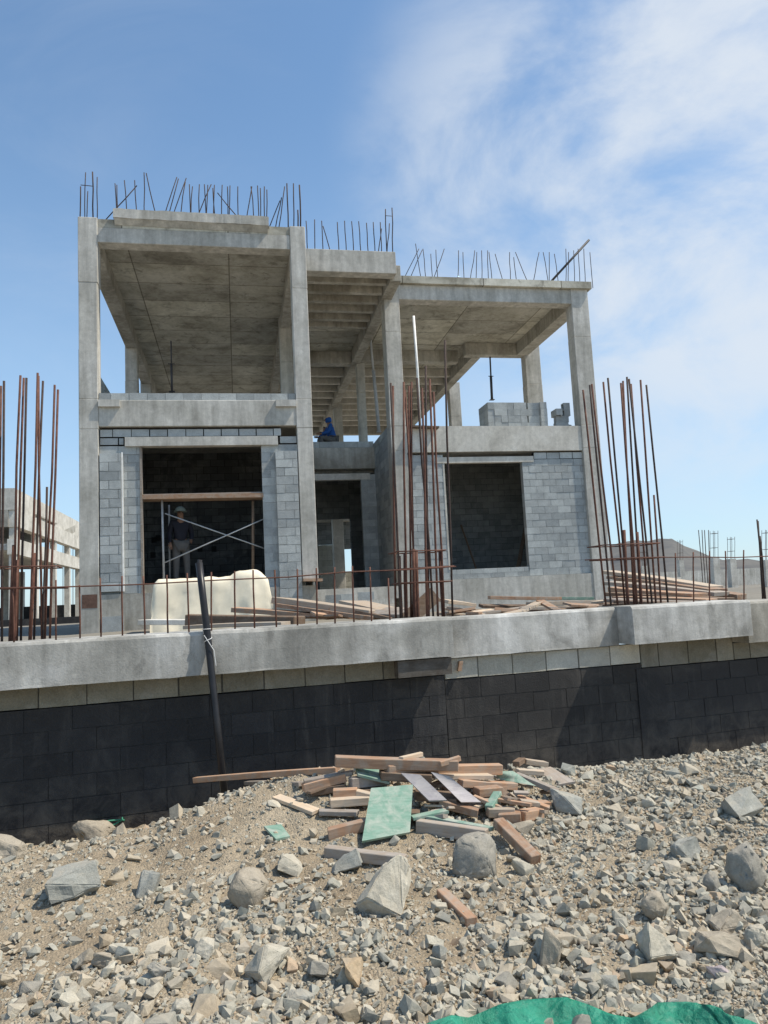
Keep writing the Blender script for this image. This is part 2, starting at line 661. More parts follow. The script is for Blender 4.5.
scn = bpy.context.scene
scn.view_settings.view_transform = 'Standard'
scn.view_settings.look = 'None'
scn.view_settings.exposure = 0
scn.cycles.max_bounces = 6
scn.cycles.diffuse_bounces = 4

# ------------------------------------------------------------------ terrain


def fbm(x, y, s, o=0.0, oct=4):
    return mnoise.fractal(Vector((x * s + o, y * s - o, o * .37)), .9, 2.1, oct)


def gz(t, n):
    """height of the rubble ground in front of the wall"""
    z = -1.63
    z += .31 * math.exp(-((t - 1.42) / 1.3) ** 2 - ((n - 6.15) / 1.0) ** 2)
    z += .06 * math.exp(-((t - 2.3) / .7) ** 2 - ((n - 6.0) / .6) ** 2)
    f = min(max((n - (6.2 if t > 3 else 5.9)) / 1.3, 0), 1)
    f = f * f * (3 - 2 * f)
    drop = .36 if t > 3.4 else .34
    z -= f * drop * (1 - .7 * math.exp(-((t - 1.3) / .9) ** 2))
    z -= .05 * max(0, 3.2 - n)
    z += .045 * fbm(t, n, .9, 3.1) + .034 * fbm(t, n, 2.7, 9.7)
    return z


def gfine(t, n):
    return gz(t, n) + .013 * fbm(t, n, 9, 1.3, 3) + .007 * fbm(t, n, 28, 5.3, 2)


def ground_at(u, v):
    """point of the ground seen at a pixel"""
    n = 2.3
    while n < 7.9:
        p = atN(u, v, n)
        t, nn = tn(p)
        if p.z <= gz(t, nn): return p
        n += .02
    return atN(u, v, 7.2)


nt, nn_ = 430, 252
ts = np.linspace(-3.4, 8.6, nt)
ns = np.linspace(1.9, 7.64, nn_)
verts = []
for n in ns:
    for t in ts:
        verts.append(tuple(W(t, n, gfine(t, n))))
faces = [(j * nt + i, j * nt + i + 1, (j + 1) * nt + i + 1, (j + 1) * nt + i) for j in range(nn_ - 1) for i in range(nt - 1)]
o0 = len(verts)
for t, n in ((-60, -60), (60, -60), (60, 1.9), (8.6, 1.9), (-3.4, 1.9), (-60, 1.9), (-60, 7.64), (-3.4, 7.64), (8.6, 7.64), (60, 7.64)):
    verts.append(tuple(W(t, n, -1.72 if n > 0 else -1.7)))
q = o0
faces += [(q, q + 1, q + 2, q + 3, q + 4, q + 5), (q + 5, q + 4, q + 7, q + 6), (q + 3, q + 2, q + 9, q + 8)]
me = bpy.data.meshes.new('ground')
me.from_pydata(verts, [], faces)
me.polygons.foreach_set('use_smooth', [True] * len(me.polygons))
me.materials.append(M['dirt'])
ground = bpy.data.objects.new('ground', me)
C.objects.link(ground)
ground['kind'] = 'structure'

mb = MB()
sv, sf = [], []
tt = [-3000, -300, -60] + list(np.linspace(-20, 40, 31)) + [80, 300, 3000]
nn2 = [7.905, 8.2, 9, 10, 11, 12, 13, 14, 15, 16, 18, 20, 24, 30, 40, 60, 100, 200, 500, 3500]
for n in nn2:
    for t in tt:
        sv.append(W(t, n, ZSITE + (0 if n > 150 else .05 * fbm(t, n, .6, 2.2))))
k = len(tt)
sf = [(j * k + i, j * k + i + 1, (j + 1) * k + i + 1, (j + 1) * k + i) for j in range(len(nn2) - 1) for i in range(k - 1)]
mb.add(sv, sf)
tag(mb.build('terrain', M['site']), kind='structure')

# hills far to the right
hv, hf = [], []
NA, NR = 150, 14
prof = [(-40, .0), (330, 6), (520, 8), (600, 38), (640, 44), (672, 45), (690, 36), (720, 22), (768, 19), (860, 26), (1000, 32), (1300, 12), (1800, 0)]


def hill_h(px):
    for (a, b), (c, d) in zip(prof, prof[1:]):
        if a <= px <= c:
            s = (px - a) / (c - a)
            return b + (d - b) * s
    return 0


for i in range(NA):
    px = -40 + 1840 * i / (NA - 1)
    az = math.atan2(*(lambda r: (r.x, r.y))(ray(px, 588)))
    for j in range(NR):
        s = j / (NR - 1)
        d = 330 + 300 * s
        hgt = hill_h(px) / 760 * 480 * math.sin(math.pi * min(1, s * 1.05 + .02)) if s < .96 else 0
        hgt *= 1 + .12 * fbm(px * .02, s * 3, 1.3, 4.4)
        hv.append((math.sin(az) * d, math.cos(az) * d, ZSITE - .5 + hgt + (1.2 * fbm(px * .05, s * 6, 1, 2) if hgt > .5 else 0)))
for i in range(NA - 1):
    for j in range(NR - 1):
        hf.append((i * NR + j, (i + 1) * NR + j, (i + 1) * NR + j + 1, i * NR + j + 1))
tag(MB().add(hv, hf).build('hill', M['hill'], smooth=True), kind='structure')

# ------------------------------------------------------------------ retaining wall
T1, T2, T3 = 2.93, 5.03, 6.62
rw = thing('retaining_wall', 'long low retaining wall of black painted blocks under a grey concrete coping beam', 'wall', W(1.5, WN, -2.0), rz=WA)


def rough_box(name, t0, t1, n0, n1, z0, z1, mat, parent, step=.12, amp=.006):
    """beam with slightly uneven cast faces and a ragged top arris"""
    bm = bmesh.new()
    nx = max(2, int((t1 - t0) / step))
    secs = [(n0, z0), (n0 + .001, z0 + .02), (n0, (z0 + z1) / 2), (n0, z1 - .03), (n0 + .012, z1 - .004), (n0 + .03, z1), (n1, z1), (n1, z0)]
    rows = []
    for i in range(nx + 1):
        t = t0 + (t1 - t0) * i / nx
        row = []
        for j, (n, z) in enumerate(secs):
            dn = amp * fbm(t, z * 3, 2.2, j * .1) if j < 5 else 0
            dz = (amp * 1.1 * fbm(t, j, 3.5, 7) if 3 <= j <= 6 else amp * .8 * fbm(t, j, 3.5, 3) if j in (0,) else 0)
            row.append(bm.verts.new(W(t, n + dn, z + dz)))
        rows.append(row)
    m = len(secs)
    for a, b in zip(rows, rows[1:]):
        for j in range(m):
            bm.faces.new((a[j], b[j], b[(j + 1) % m], a[(j + 1) % m]))
    bm.faces.new(rows[0])
    bm.faces.new(rows[-1][::-1])
    bmesh.ops.recalc_face_normals(bm, faces=bm.faces)
    bm.verts.index_update()
    o = MB()
    o.add([v.co.copy() for v in bm.verts], [[v.index for v in f.verts] for f in bm.faces])
    bm.free()
    return o.build(name, mat, parent)


rough_box('coping_beam', -9, T1, WN, WN + .62, -.613, -.217, M['conc_wall'], rw)
rough_box('coping_beam', T1 + .004, T2, WN + .25, WN + .618, -.650, -.228, M['conc_wall'], rw)
rough_box('coping_beam', T2 + .002, T3, WN - .05, WN + .619, -.632, -.220, M['conc_wall'], rw)
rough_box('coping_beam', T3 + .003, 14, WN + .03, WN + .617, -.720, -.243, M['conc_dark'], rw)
NL = NRr = WN + .30
wu, wnm = W(1, 0, 0) - W(0, 0, 0), W(0, -1, 0) - W(0, 0, 0)


def wall_run(name, t0, t1, z0, z1, mat, dn=0.0, **kw):
    mb = MB()
    blocks(mb, W(t0, NL + dn, z0), wu, wnm, t1 - t0, z1 - z0, depth=.1, **kw)
    mb.build(name, M[mat], rw)


wall_run('block_course', -9, T1 - .001, -.823, -.616, 'block_wall_shaded', gap=.014, off=.2)
wall_run('block_course', T1, T2 + .3, -.875, -.653, 'block_wall', gap=.022, off=.05)
wall_run('block_course', T2 + .301, T3, -.93, -.635, 'block_wall_shaded', gap=.014, off=.4, bh=.3)
wall_run('block_course', T3 + .001, 14, -.93, -.724, 'block_wall_shaded', gap=.014, off=.4)
wall_run('painted_blocks', -9, T1 - .001, -2.04, -.826, 'black', .004, gap=.006, jit=.002, rec=.0035)
wall_run('painted_blocks', T1, T2 + .3, -2.292, -.878, 'black_sunlit', .004, gap=.006, jit=.002, rec=.0035)
wall_run('painted_blocks', T2 + .301, 14, -2.347, -.933, 'black', .004, gap=.006, jit=.002, rec=.0035)
mb = MB()
mb.wbox(-9, 14, NL + .11, NL + .2, -2.5, -.73, .5)
mb.build('wall_core', M['black'], rw)
mb = MB()
p = atN(657, 720, NRr)
t_, _ = tn(p)
mb.wbox(t_ - .22, t_ + .14, NRr - .008, NRr + .05, -2.4, -.935, .35)
mb.build('pilaster', M['black'], rw)
# starter bars cast into the coping and the bar tied along them


def rebar(p0, p1, r, parent, mat='rebar', bend=.012):
    p0, p1 = Vector(p0), Vector(p1)
    L = (p1 - p0).length
    mid = [p0.lerp(p1, s) + Vector((random.uniform(-1, 1), random.uniform(-1, 1), 0)) * bend * L * math.sin(math.pi * s) for s in (.33, .66)]
    return MB().tube([p0] + mid + [p1], r, 6).build('rebar', M[mat], parent, smooth=True)


SB = [(14, 590, 645), (56, 580, 641), (80, 585, 640), (101, 578, 638), (122.5, 576, 637), (145, 576, 636), (168, 575, 634), (189, 573, 633), (211.5, 572, 632),
      (235, 571, 630), (254.5, 570, 629), (276.5, 570, 628), (297.5, 569, 627), (317, 568, 625), (335, 567, 624), (354, 566, 623),
      (371.6, 567, 622), (390, 578, 620), (676.7, 553, 605), (693.7, 552, 604), (709.7, 551, 603), (726, 551, 602), (744, 550, 601)]
for u, v0, v1 in SB:
    nb_ = WN + (.16 if u < 450 else .36)
    p1 = atN(u, v1, nb_)
    p0 = atN(u - random.uniform(0, 2), v0, nb_)
    p1.z = -.24
    rebar(p0, p1, .0085, rw, bend=.006)
mb = MB()
pts = [atN(u, v, WN + .145) for u, v in ((-20, 589), (60, 587), (140, 584.5), (220, 580), (290, 577), (345, 572), (400, 570), (456, 566.5))]
mb.tube(pts, .007, 6)
mb.build('tie_bar', M['rebar'], rw, smooth=True)
mb = MB()
pts = [atN(u, v, WN + .345) for u, v in ((585, 560), (640, 557.5), (700, 557), (735, 557.5), (800, 555))]
mb.tube(pts, .007, 6)
mb.build('tie_bar', M['rebar'], rw, smooth=True)


# column starter cages that rise behind the wall
def cage(label, bars, ties, n0, lapped=()):
    b = atN(*[(sum(x[2] for x in bars) / len(bars)), 620][:2], n0)
    th = thing('rebar_cage', label, 'rebar', (b.x, b.y, ZSITE), 'tall column starter cages behind the retaining wall')
    for i, (u0, v0, u1, v1, *r) in enumerate(bars):
        n = n0 + (-.16, .0, .16, .08)[i % 4]
        q0, q1 = atN(u0, v0, n), atN(u1, v1, n)
        q1 = q0 + (q1 - q0) * ((q0.z - ZSITE) / (q0.z - q1.z))
        rebar(q0, q1, r[0] if r else .0125, th, 'rebar_dark' if i % 3 == 0 else 'rebar', .004)
    for (u0, v0, u1, v1) in lapped:
        q0, q1 = atN(u0, v0, n0 + .02), atN(u1, v1, n0 + .02)
        q1 = q0 + (q1 - q0) * ((q0.z - ZSITE) / (q0.z - q1.z))
        rebar(q0, q1, .02, th, 'rebar', .004)
    for (u0, v0, u1, v1) in ties:
        a, c = atN(u0, v0, n0 - .18), atN(u1, v1, n0 - .18)
        dd = (W(0, .36, 0) - W(0, 0, 0))
        MB().tube([a, c, c + dd, a + dd, a], .008, 6).build('stirrup', M['rebar'], th, smooth=True)
    return th


NB = WN + .85
cage('brown rebar cage at the far left, in front of the pale neighbouring house',
     [(4, 381, 2, 645), (20.5, 375.5, 11.5, 645), (23.8, 378, 17, 642), (26.5, 378, 21, 642), (37.7, 373, 30, 641), (38.5, 376, 42, 641),
      (43, 381, 34, 641), (54.7, 385, 45, 640), (58, 389.7, 50, 640), (47, 487, 43, 640), (1, 386, -2, 646)],
     [(-6, 567, 58, 566), (-4, 588, 64, 587)], NB, [(14, 545, 10, 642), (34, 553, 30, 641), (17, 560, 14, 642)])
cage('slender rebar cage in the middle, in front of the grey column beside the entrance recess',
     [(390.7, 383, 401, 618), (403.7, 382, 407, 617), (411.5, 382, 413, 617), (425.8, 366, 429, 615), (429.7, 379, 438, 615),
      (433.6, 392, 444, 614), (445, 340, 452.5, 613), (393, 386, 396, 618), (422, 388, 427, 616), (417, 378, 433, 615), (409, 386, 411, 617), (405, 390, 417, 616)],
     [(398, 551.5, 446, 550), (400, 569, 454, 566), (402, 583, 452, 581)], NB, [(413.5, 549, 415, 617), (426, 548, 428, 616), (399, 556, 401, 618), (416, 550, 418, 617), (405, 553, 406, 617), (440, 552, 443, 615)])
cage('dense rebar cage at the right, standing by the timber stack on the wall',
     [(589.7, 385, 611, 606), (591.8, 384, 618, 606), (603.3, 382, 625, 606), (607.9, 378, 629, 605), (620.9, 383, 637, 605), (623, 381, 634, 605),
      (626.9, 377, 641, 605), (631, 384, 648, 605), (640.5, 380, 656, 604), (646.3, 385, 668, 604), (653.9, 495, 661, 604), (583, 390, 606, 606), (629, 379, 652, 604)],
     [(604, 545, 660, 543), (606, 559, 665, 557)], NB, [(624, 530, 628, 605), (637, 532, 641, 605), (632, 540, 635, 605)])

# ------------------------------------------------------------------ the unfinished house
hs = thing('unfinished_house', 'two storey unfinished grey concrete villa frame with block infill and bare upper floor', 'house', (3.6, YF, ZSITE))


def hb(name, x0, x1, y0, y1, z0, z1, mat='conc', cham=.012):
    return MB().box(x0, x1, y0, y1, z0, z1).build(name, M[mat], hs)


def column(x0, x1, y0, y1, z0, z1, lab=None, mat='conc'):
    """cast column with pour joints: each lift a hair off the one below"""
    mb = MB()
    lifts = [z0] + [z for z in (ZFB - .05, ZFL + .02, (ZFL + z1) / 2 + .6) if z0 + .3 < z < z1 - .3] + [z1]
    for a, b in zip(lifts, lifts[1:]):
        d = random.uniform(-.008, .008)
        e = random.uniform(-.008, .008)
        mb.box(x0 + d, x1 + e, y0 + d * .6, y1 + e, a, b)
    o = mb.build('column', M[mat], hs)
    bv = o.modifiers.new('bevel', 'BEVEL')
    bv.width = .012
    bv.segments = 1
    return o


def beam(x0, x1, y0, y1, z0, z1, mat='conc'):
    o = hb('beam', x0, x1, y0, y1, z0, z1, mat)
    bv = o.modifiers.new('bevel', 'BEVEL')
    bv.width = .01
    return o


def panel(name, mat, *a, **kw):
    mb = MB()
    blocks(mb, *a, **kw)
    return mb.build(name, M[mat], hs)


# columns of the front
column(A0, A1, YF, YF + .42, ZSITE - .1, ZT)
column(B0, B1, YF, YF + .42, ZG + .1, ZT)
column(C0, C1, YC, YC + .5, ZSITE - .1, ZT - .02)
column(D0, D1, YC, YC + .45, ZSITE - .1, ZR - .15)
# columns behind
column(A0 - .01, A0 + .38, 25.3, 25.7, ZFL, 9.0)
column(A0 - .01, A0 + .38, 29.4, 29.8, ZFL, 9.0)
column(B0 + .02, B1 + .02, 23.2, 23.6, ZFL, 9.0)
p = atY(532, 380, 25.7)
column(p.x - .3, p.x + .3, 25.5, 25.9, ZFL, 9.0)
p = atY(454, 400, 30.5)
column(p.x - .24, p.x + .24, 30.3, 30.7, ZFL, 9.0)
p = atY(362, 400, 26.8)
column(p.x - .16, p.x + .12, 26.65, 27.0, ZFL, 9.0)
column(4.42, 4.8, 33, 33.4, ZFL, 9.0)
# roof over the left bay
beam(A1 - .005, B0 + .005, YF + .03, YF + .40, 8.62, 8.985)
o = hb('roof_slab', A0 + .01, B1 - .01, YF + .035, 33.0, 8.987, 9.195, 'conc_ceiling')
# heavy edge strip cast over the slab
mb = MB()
mb.hexa([(-2.61, YF + .02, 9.06), (.955, YF + .02, 9.02), (.955, YF + .45, 9.02), (-2.61, YF + .45, 9.06),
         (-2.61, YF - .10, 9.17), (.96, YF - .10, 9.14), (.96, YF + .45, 9.14), (-2.61, YF + .45, 9.17)])
nx_ = 40
top_ = []
for i in range(nx_ + 1):
    x_ = -2.63 + 3.61 * i / nx_
    z_ = 9.40 - .03 * i / nx_
    top_ += [(x_, YF - .115 + .012 * fbm(x_, 1, 3, 1), 9.172 - .03 * i / nx_ + .012 * fbm(x_, 5, 4, 2)), (x_, YF - .112 + .01 * fbm(x_, 2, 4, 1), z_ + .014 * fbm(x_, 9, 5, 2)),
             (x_, YF + .46, z_), (x_, YF + .46, 9.172 - .03 * i / nx_)]
mb.add(top_, [(4 * i + j, 4 * i + 4 + j, 4 * i + 4 + (j + 1) % 4, 4 * i + (j + 1) % 4) for i in range(nx_) for j in range(4)] + [(0, 1, 2, 3), (4 * nx_ + 3, 4 * nx_ + 2, 4 * nx_ + 1, 4 * nx_)])
mb.build('edge_strip', M['conc'], hs)
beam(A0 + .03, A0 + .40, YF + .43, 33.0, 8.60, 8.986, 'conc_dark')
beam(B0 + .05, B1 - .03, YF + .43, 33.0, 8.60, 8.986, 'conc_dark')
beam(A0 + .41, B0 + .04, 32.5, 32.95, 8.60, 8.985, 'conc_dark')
# middle bay: cantilevered ribbed roof
YM = 19.02
beam(B1 + .004, 4.40, YM, YM + .35, 8.63, 9.245)
hb('roof_slab', B1 + .004, 4.36, YM + .36, 38.6, 9.04, 9.24, 'conc_ceiling')
for y in (19.75, 20.42, 21.1, 21.8, 22.5, 23.15):
    MB().box(B1 + .006, 4.28, y, y + .16, 8.66, 9.038).build('rib', M['conc_dark'], hs)
beam(4.29, 4.60, YM + .36, 38.6, 8.58, 9.035, 'conc_dark')
beam(B1 + .004, 4.288, 26.6, 27.0, 8.58, 9.036, 'conc_dark')
for i in range(9):
    y = 28.6 + i * 1.05
    MB().box(B1 + .006, 4.284, y, y + .18, 8.72, 9.037).build('rib', M['conc_pale'], hs)
    MB().box(4.604, 8.60, y, y + .18, 8.74, 9.037).build('rib', M['conc_pale'], hs)
# right wing roof
zr0 = ZR - .2
hb('roof_slab', 4.83, D1 + .10, YC - .10, 25.86, ZR - .215, ZR, 'conc_ceiling')
beam(4.81, D1 - .01, YC + .02, YC + .42, 8.61, ZR - .218)
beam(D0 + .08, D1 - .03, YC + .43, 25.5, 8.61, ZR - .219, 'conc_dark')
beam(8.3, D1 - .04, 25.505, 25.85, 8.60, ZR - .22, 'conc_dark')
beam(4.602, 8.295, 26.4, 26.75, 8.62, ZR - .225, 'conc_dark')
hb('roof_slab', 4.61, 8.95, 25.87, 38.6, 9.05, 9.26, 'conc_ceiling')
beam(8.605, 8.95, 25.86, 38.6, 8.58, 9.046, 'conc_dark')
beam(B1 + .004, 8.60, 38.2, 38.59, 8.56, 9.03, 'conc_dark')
# first floor: beams, slab, parapet courses
beam(A1 - .004, B0 + .004, YF + .02, YF + .40, ZFB + .01, ZFL - .005)
for u0, u1 in ((98.5, 120), (275.5, 296)):
    a, b = atY(u0, 400, YF).x, atY(u1, 400, YF).x
    MB().box(max(a, A1 + .003), min(b, B0 - .003), YF - .06, YF + .018, ZFL - .17, ZFL - .01).build('ledge', M['conc'], hs)
panel('parapet', 'block', (A1, YF + .06, ZFL - .003), (1, 0, 0), (0, -1, 0), B0 - A1, ZPAR - ZFL, bh=.19, gap=.01, depth=.19, off=.35)
panel('parapet', 'block', (A0 + .03, 26, ZFL), (0, -1, 0), (1, 0, 0), 26 - YF - .5, 1.35, depth=.12)
hb('floor_slab', A0 + .02, B1 - .02, YF + .41, 30.2, ZFL - .3, ZFL - .02, 'conc_pale')
hb('floor_slab', B1 - .018, 4.56, 23.62, 28.0, ZFL - .3, ZFL - .02, 'conc_pale')
hb('floor_slab', 4.562, D1 - .02, YC + .42, 28.0, ZFL - .3, ZFL - .02, 'conc_pale')
# right wing front
o = MB().hexa([(C1 - .003, YC + .03, 4.09), (D0 + .003, YC + .03, 4.09), (D0 + .003, YC + .41, 4.09), (C1 - .003, YC + .41, 4.09),
               (C1 - .003, YC + .03, ZFL + .02), (D0 + .003, YC + .03, ZFL), (D0 + .003, YC + .41, ZFL), (C1 - .003, YC + .41, ZFL + .02)]).build('beam', M['conc_pale'], hs)
OX0, OX1 = atY(442, 463, YC).x, atY(524, 470, YC).x
OX0b, OX1b = atY(452, 560, YC).x, atY(530, 560, YC).x
OX0, OX1 = (OX0 + OX0b) / 2, (OX1 + OX1b) / 2
OZ1, OZ0 = atY(482, 462, YC).z, atY(490, 568, YC).z
YW = YC + .1
panel('block_wall', 'block', (C1, YW, ZG), (1, 0, 0), (0, -1, 0), OX0 - C1, 4.02 - ZG, depth=.18, gap=.008)
panel('block_wall', 'block', (OX1, YW, ZG), (1, 0, 0), (0, -1, 0), D0 - OX1, 3.85 - ZG, depth=.18, gap=.010)
panel('block_wall', 'block', (OX0, YW + .004, ZG), (1, 0, 0), (0, -1, 0), OX1 - OX0, OZ0 - ZG, depth=.18, bh=.15, gap=.006)
lx1 = atY(535, 455, YC).x
panel('block_wall', 'block_gap', (lx1, YW, 3.853), (1, 0, 0), (0, -1, 0), D0 - lx1, .2, depth=.18, gap=.022)
mb = MB()
mb.box(OX0 - .25, lx1 - .02, YW - .02, YW + .16, OZ1, OZ1 + .17)
mb.build('lintel', M['conc_pale'], hs)
hb('ground_beam', C1 - .2, D0 + .003, YC + .02, YC + .3, ZSITE - .1, ZG - .003, 'conc')
hb('ground_beam', A1 - .002, B0 + .3, YF + .03, YF + .35, ZSITE - .1, .40, 'conc_dark')
# window surround jambs
hb('jamb', OX0 - .02, OX0 + .03, YW - .01, YW + .17, OZ0, OZ1, 'conc_pale')

# left bay: infill under the beam
LX0, LX1 = atY(141.5, 515, YF).x, atY(263.5, 515, YF).x
LZ1, LZ0 = atY(200, 445, YF).z, atY(200, 587, YF).z
YB = YF + .12
panel('block_wall', 'block', (A1, YB, .40), (1, 0, 0), (0, -1, 0), LX0 - A1, LZ1 - .40 + .02, depth=.18)
panel('block_wall', 'block', (LX1, YB, .40), (1, 0, 0), (0, -1, 0), B0 - LX1, LZ1 - .40 + .02, depth=.18, gap=.004)
zt1 = atY(200, 435.5, YF).z
panel('block_wall', 'block_gap', (A1 + .01, YB - .02, zt1), (1, 0, 0), (0, -1, 0), atY(281, 430, YF).x - A1, .185, depth=.18, gap=.022, off=.3)
panel('block_wall', 'block_gap', (A1 + .01, YB - .02, zt1 - .19), (1, 0, 0), (0, -1, 0), atY(123, 440, YF).x - A1, .175, depth=.18, gap=.022)
xr = atY(280, 440, YF).x
panel('block_wall', 'block_gap', (xr, YB - .02, zt1 - .185), (1, 0, 0), (0, -1, 0), B0 - xr, .175, depth=.18, gap=.022)
a, b = atY(124.5, 440, YF).x, atY(278, 440, YF).x
MB().box(a, b, YF + .04, YB + .16, LZ1, zt1 - .012).build('lintel', M['conc'], hs)
# block facing piers that stand proud of the infill
pz0, pz1 = atY(110, 592, YF).z, atY(110, 453, YF).z
pa, pb = A1 + .012, atY(121.5, 520, YF).x
panel('block_pier', 'block', (pa, YF + .0, pz0), (1, 0, 0), (0, -1, 0), pb - pa, pz1 - pz0, depth=.11, gap=.012)
qa, qz0, qz1 = atY(277.5, 520, YF).x, atY(290, 606, YF).z, atY(290, 450.5, YF).z
panel('block_pier', 'block', (qa, YF - .01, qz0), (1, 0, 0), (0, -1, 0), B0 - .012 - qa, qz1 - qz0, depth=.12, gap=.012)
MB().box(pb + .003, pb + .035, YF + .03, YF + .11, pz0, pz1 + .02).build('corner_bead', M['pvc'], hs)
MB().box(LX0 - .035, LX0 + .012, YB - .03, YB + .15, LZ0 - .1, LZ1 - .01).build('jamb', M['wood_grey'], hs)
# marks on the plinth
pp = atY(87, 602, YF)
MB().box(A0 + .05, A0 + .37, YF - .006, YF + .02, pp.z - .14, pp.z + .16).build('brick_patch', M['brown_patch'], hs)
a = atY(101, 617, YF)
MB().box(a.x, a.x + .48, YF - .0, YF + .04, a.z - .34, a.z).build('plinth_recess', M['block'], hs)
# interior of the left room
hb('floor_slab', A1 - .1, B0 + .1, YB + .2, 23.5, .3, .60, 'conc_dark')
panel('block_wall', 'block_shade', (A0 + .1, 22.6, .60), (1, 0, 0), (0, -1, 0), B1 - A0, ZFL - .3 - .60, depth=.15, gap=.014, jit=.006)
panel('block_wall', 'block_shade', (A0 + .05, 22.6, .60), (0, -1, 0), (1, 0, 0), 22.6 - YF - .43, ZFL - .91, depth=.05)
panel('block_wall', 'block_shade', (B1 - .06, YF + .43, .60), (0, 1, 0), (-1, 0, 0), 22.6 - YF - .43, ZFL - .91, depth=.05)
# outside face of that wall towards the entrance recess
panel('block_wall', 'block', (B1 - .05, 23.6, .2), (0, -1, 0), (1, 0, 0), 23.6 - YF - .43, ZFL - .5, depth=.05)
for u, v in ((154, 540), (153, 555), (200, 549), (214, 549), (158, 538)):
    q = atY(u, v, 22.58)
    MB().box(q.x - .07, q.x + .07, 22.575, 22.62, q.z - .08, q.z + .08).build('putlog_hole', M['void'], hs)  # solid dark boxes; the shade inside the holes is their colour
# right room behind its opening
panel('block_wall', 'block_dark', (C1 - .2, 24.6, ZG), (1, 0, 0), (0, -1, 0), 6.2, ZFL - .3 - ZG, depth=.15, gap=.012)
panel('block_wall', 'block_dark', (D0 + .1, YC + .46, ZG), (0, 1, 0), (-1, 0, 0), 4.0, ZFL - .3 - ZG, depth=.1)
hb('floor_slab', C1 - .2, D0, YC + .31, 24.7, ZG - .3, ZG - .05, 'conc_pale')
# return wall of the entrance recess
YD = 23.45
panel('block_wall', 'block', (C0 + .02, YD + .2, .2), (0, -1, 0), (-1, 0, 0), YD + .2 - YC - .5, 4.75, depth=.16, gap=.008)
# entrance wall, door opening, beam and low parapet above
DX0, DX1 = B1 + .0, atY(363, 530, YD).x
DZ1, DZ0 = atY(340, 480, YD).z, atY(340, 588, YD).z
panel('block_wall', 'block', (DX1, YD, .2), (1, 0, 0), (0, -1, 0), C0 + .02 - DX1, 3.75, depth=.18)
MB().box(B1 - .05, DX1 + .3, YD - .02, YD + .18, DZ1, DZ1 + .2).build('lintel', M['conc_pale'], hs)
zb1, zb0 = atY(340, 448, YD).z, atY(340, 469, YD).z
hb('beam', B1 - .05, C0 + .015, YD - .05, YD + .3, zb0, zb1, 'conc_dark')
panel('parapet', 'block', (B1 - .04, YD - .03, zb1 + .002), (1, 0, 0), (0, -1, 0), C0 - B1 + .05, .2, depth=.2, gap=.012)
hb('beam', B1 - .05, DX1 + .5, YD + .32, YD + .6, DZ1 + .25, zb0 - .01, 'conc_dark')
hb('floor_slab', B1 - .05, C0 + .01, YC - 1.0, YD + 6.5, .0, .32, 'conc_pale')
# hall behind the door, with an open room in daylight beyond
YH = 27.6
hx0, hx1 = atY(318, 540, YH).x, atY(351, 540, YH).x
hz0, hz1 = atY(335, 582, YH).z, atY(335, 519, YH).z
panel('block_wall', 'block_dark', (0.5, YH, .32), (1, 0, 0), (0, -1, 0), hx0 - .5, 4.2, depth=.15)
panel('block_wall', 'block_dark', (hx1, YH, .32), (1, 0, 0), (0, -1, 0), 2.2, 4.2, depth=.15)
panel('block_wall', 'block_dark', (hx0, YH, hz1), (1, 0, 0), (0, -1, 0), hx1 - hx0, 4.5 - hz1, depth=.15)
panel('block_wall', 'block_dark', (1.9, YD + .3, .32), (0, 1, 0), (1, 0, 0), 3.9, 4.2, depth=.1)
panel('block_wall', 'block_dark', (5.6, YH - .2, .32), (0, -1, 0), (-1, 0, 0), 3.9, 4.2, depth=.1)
YR = 31.0
q0, q1 = atY(333, 540, YR - .6), atY(343.5, 540, YR - .6)
column(q0.x, q1.x, YR - .7, YR - .3, .0, 4.6, mat='conc_pale')
b0 = atY(312, 545, YR).x
panel('block_wall', 'block_wall', (b0, YR, .2), (1, 0, 0), (0, -1, 0), q0.x + .35 - b0, atY(325, 545, YR).z - .2, depth=.15)
panel('block_wall', 'block_wall', (atY(352.5, 560, YR).x, YR, .2), (1, 0, 0), (0, -1, 0), 2.0, 4.0, depth=.15)
panel('block_wall', 'block_wall', (q1.x, YR, .2), (1, 0, 0), (0, -1, 0), atY(352.5, 560, YR).x - q1.x, atY(347, 572, YR).z - .2, depth=.15)
mb = MB()
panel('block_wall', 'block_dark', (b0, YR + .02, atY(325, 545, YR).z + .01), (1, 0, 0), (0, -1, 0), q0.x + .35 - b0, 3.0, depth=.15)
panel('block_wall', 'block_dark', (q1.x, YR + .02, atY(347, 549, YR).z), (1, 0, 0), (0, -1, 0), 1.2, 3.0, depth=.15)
hb('floor_slab', 1.0, 6.0, YH + .3, YR - .8, 4.5, 4.7, 'conc_pale')
hb('beam', b0, b0 + 6, YR - .2, YR + .2, atY(340, 522, YR).z, atY(340, 514, YR).z, 'conc_pale')

# starter bars on the roof: strokes (x0, y0, x1, y1) measured on three enlargements


def strokes(lst, ox, oy, sc, yb, yj, zb, r=.0125):
    for (x0, y0, x1, y1, *rr) in lst:
        if y0 > y1: x0, y0, x1, y1 = x1, y1, x0, y0
        y = yb + random.uniform(0, yj)
        t_, b_ = atY(ox + x0 * sc, oy + y0 * sc, y), atY(ox + x1 * sc, oy + y1 * sc, y)
        if b_.z > zb and abs(y1 - y0) > 8: b_ = b_ + (b_ - t_) * ((b_.z - zb) / max(t_.z - b_.z, .05))
        rebar(t_, b_, rr[0] if rr else r, hs, 'rebar_dark', .012)


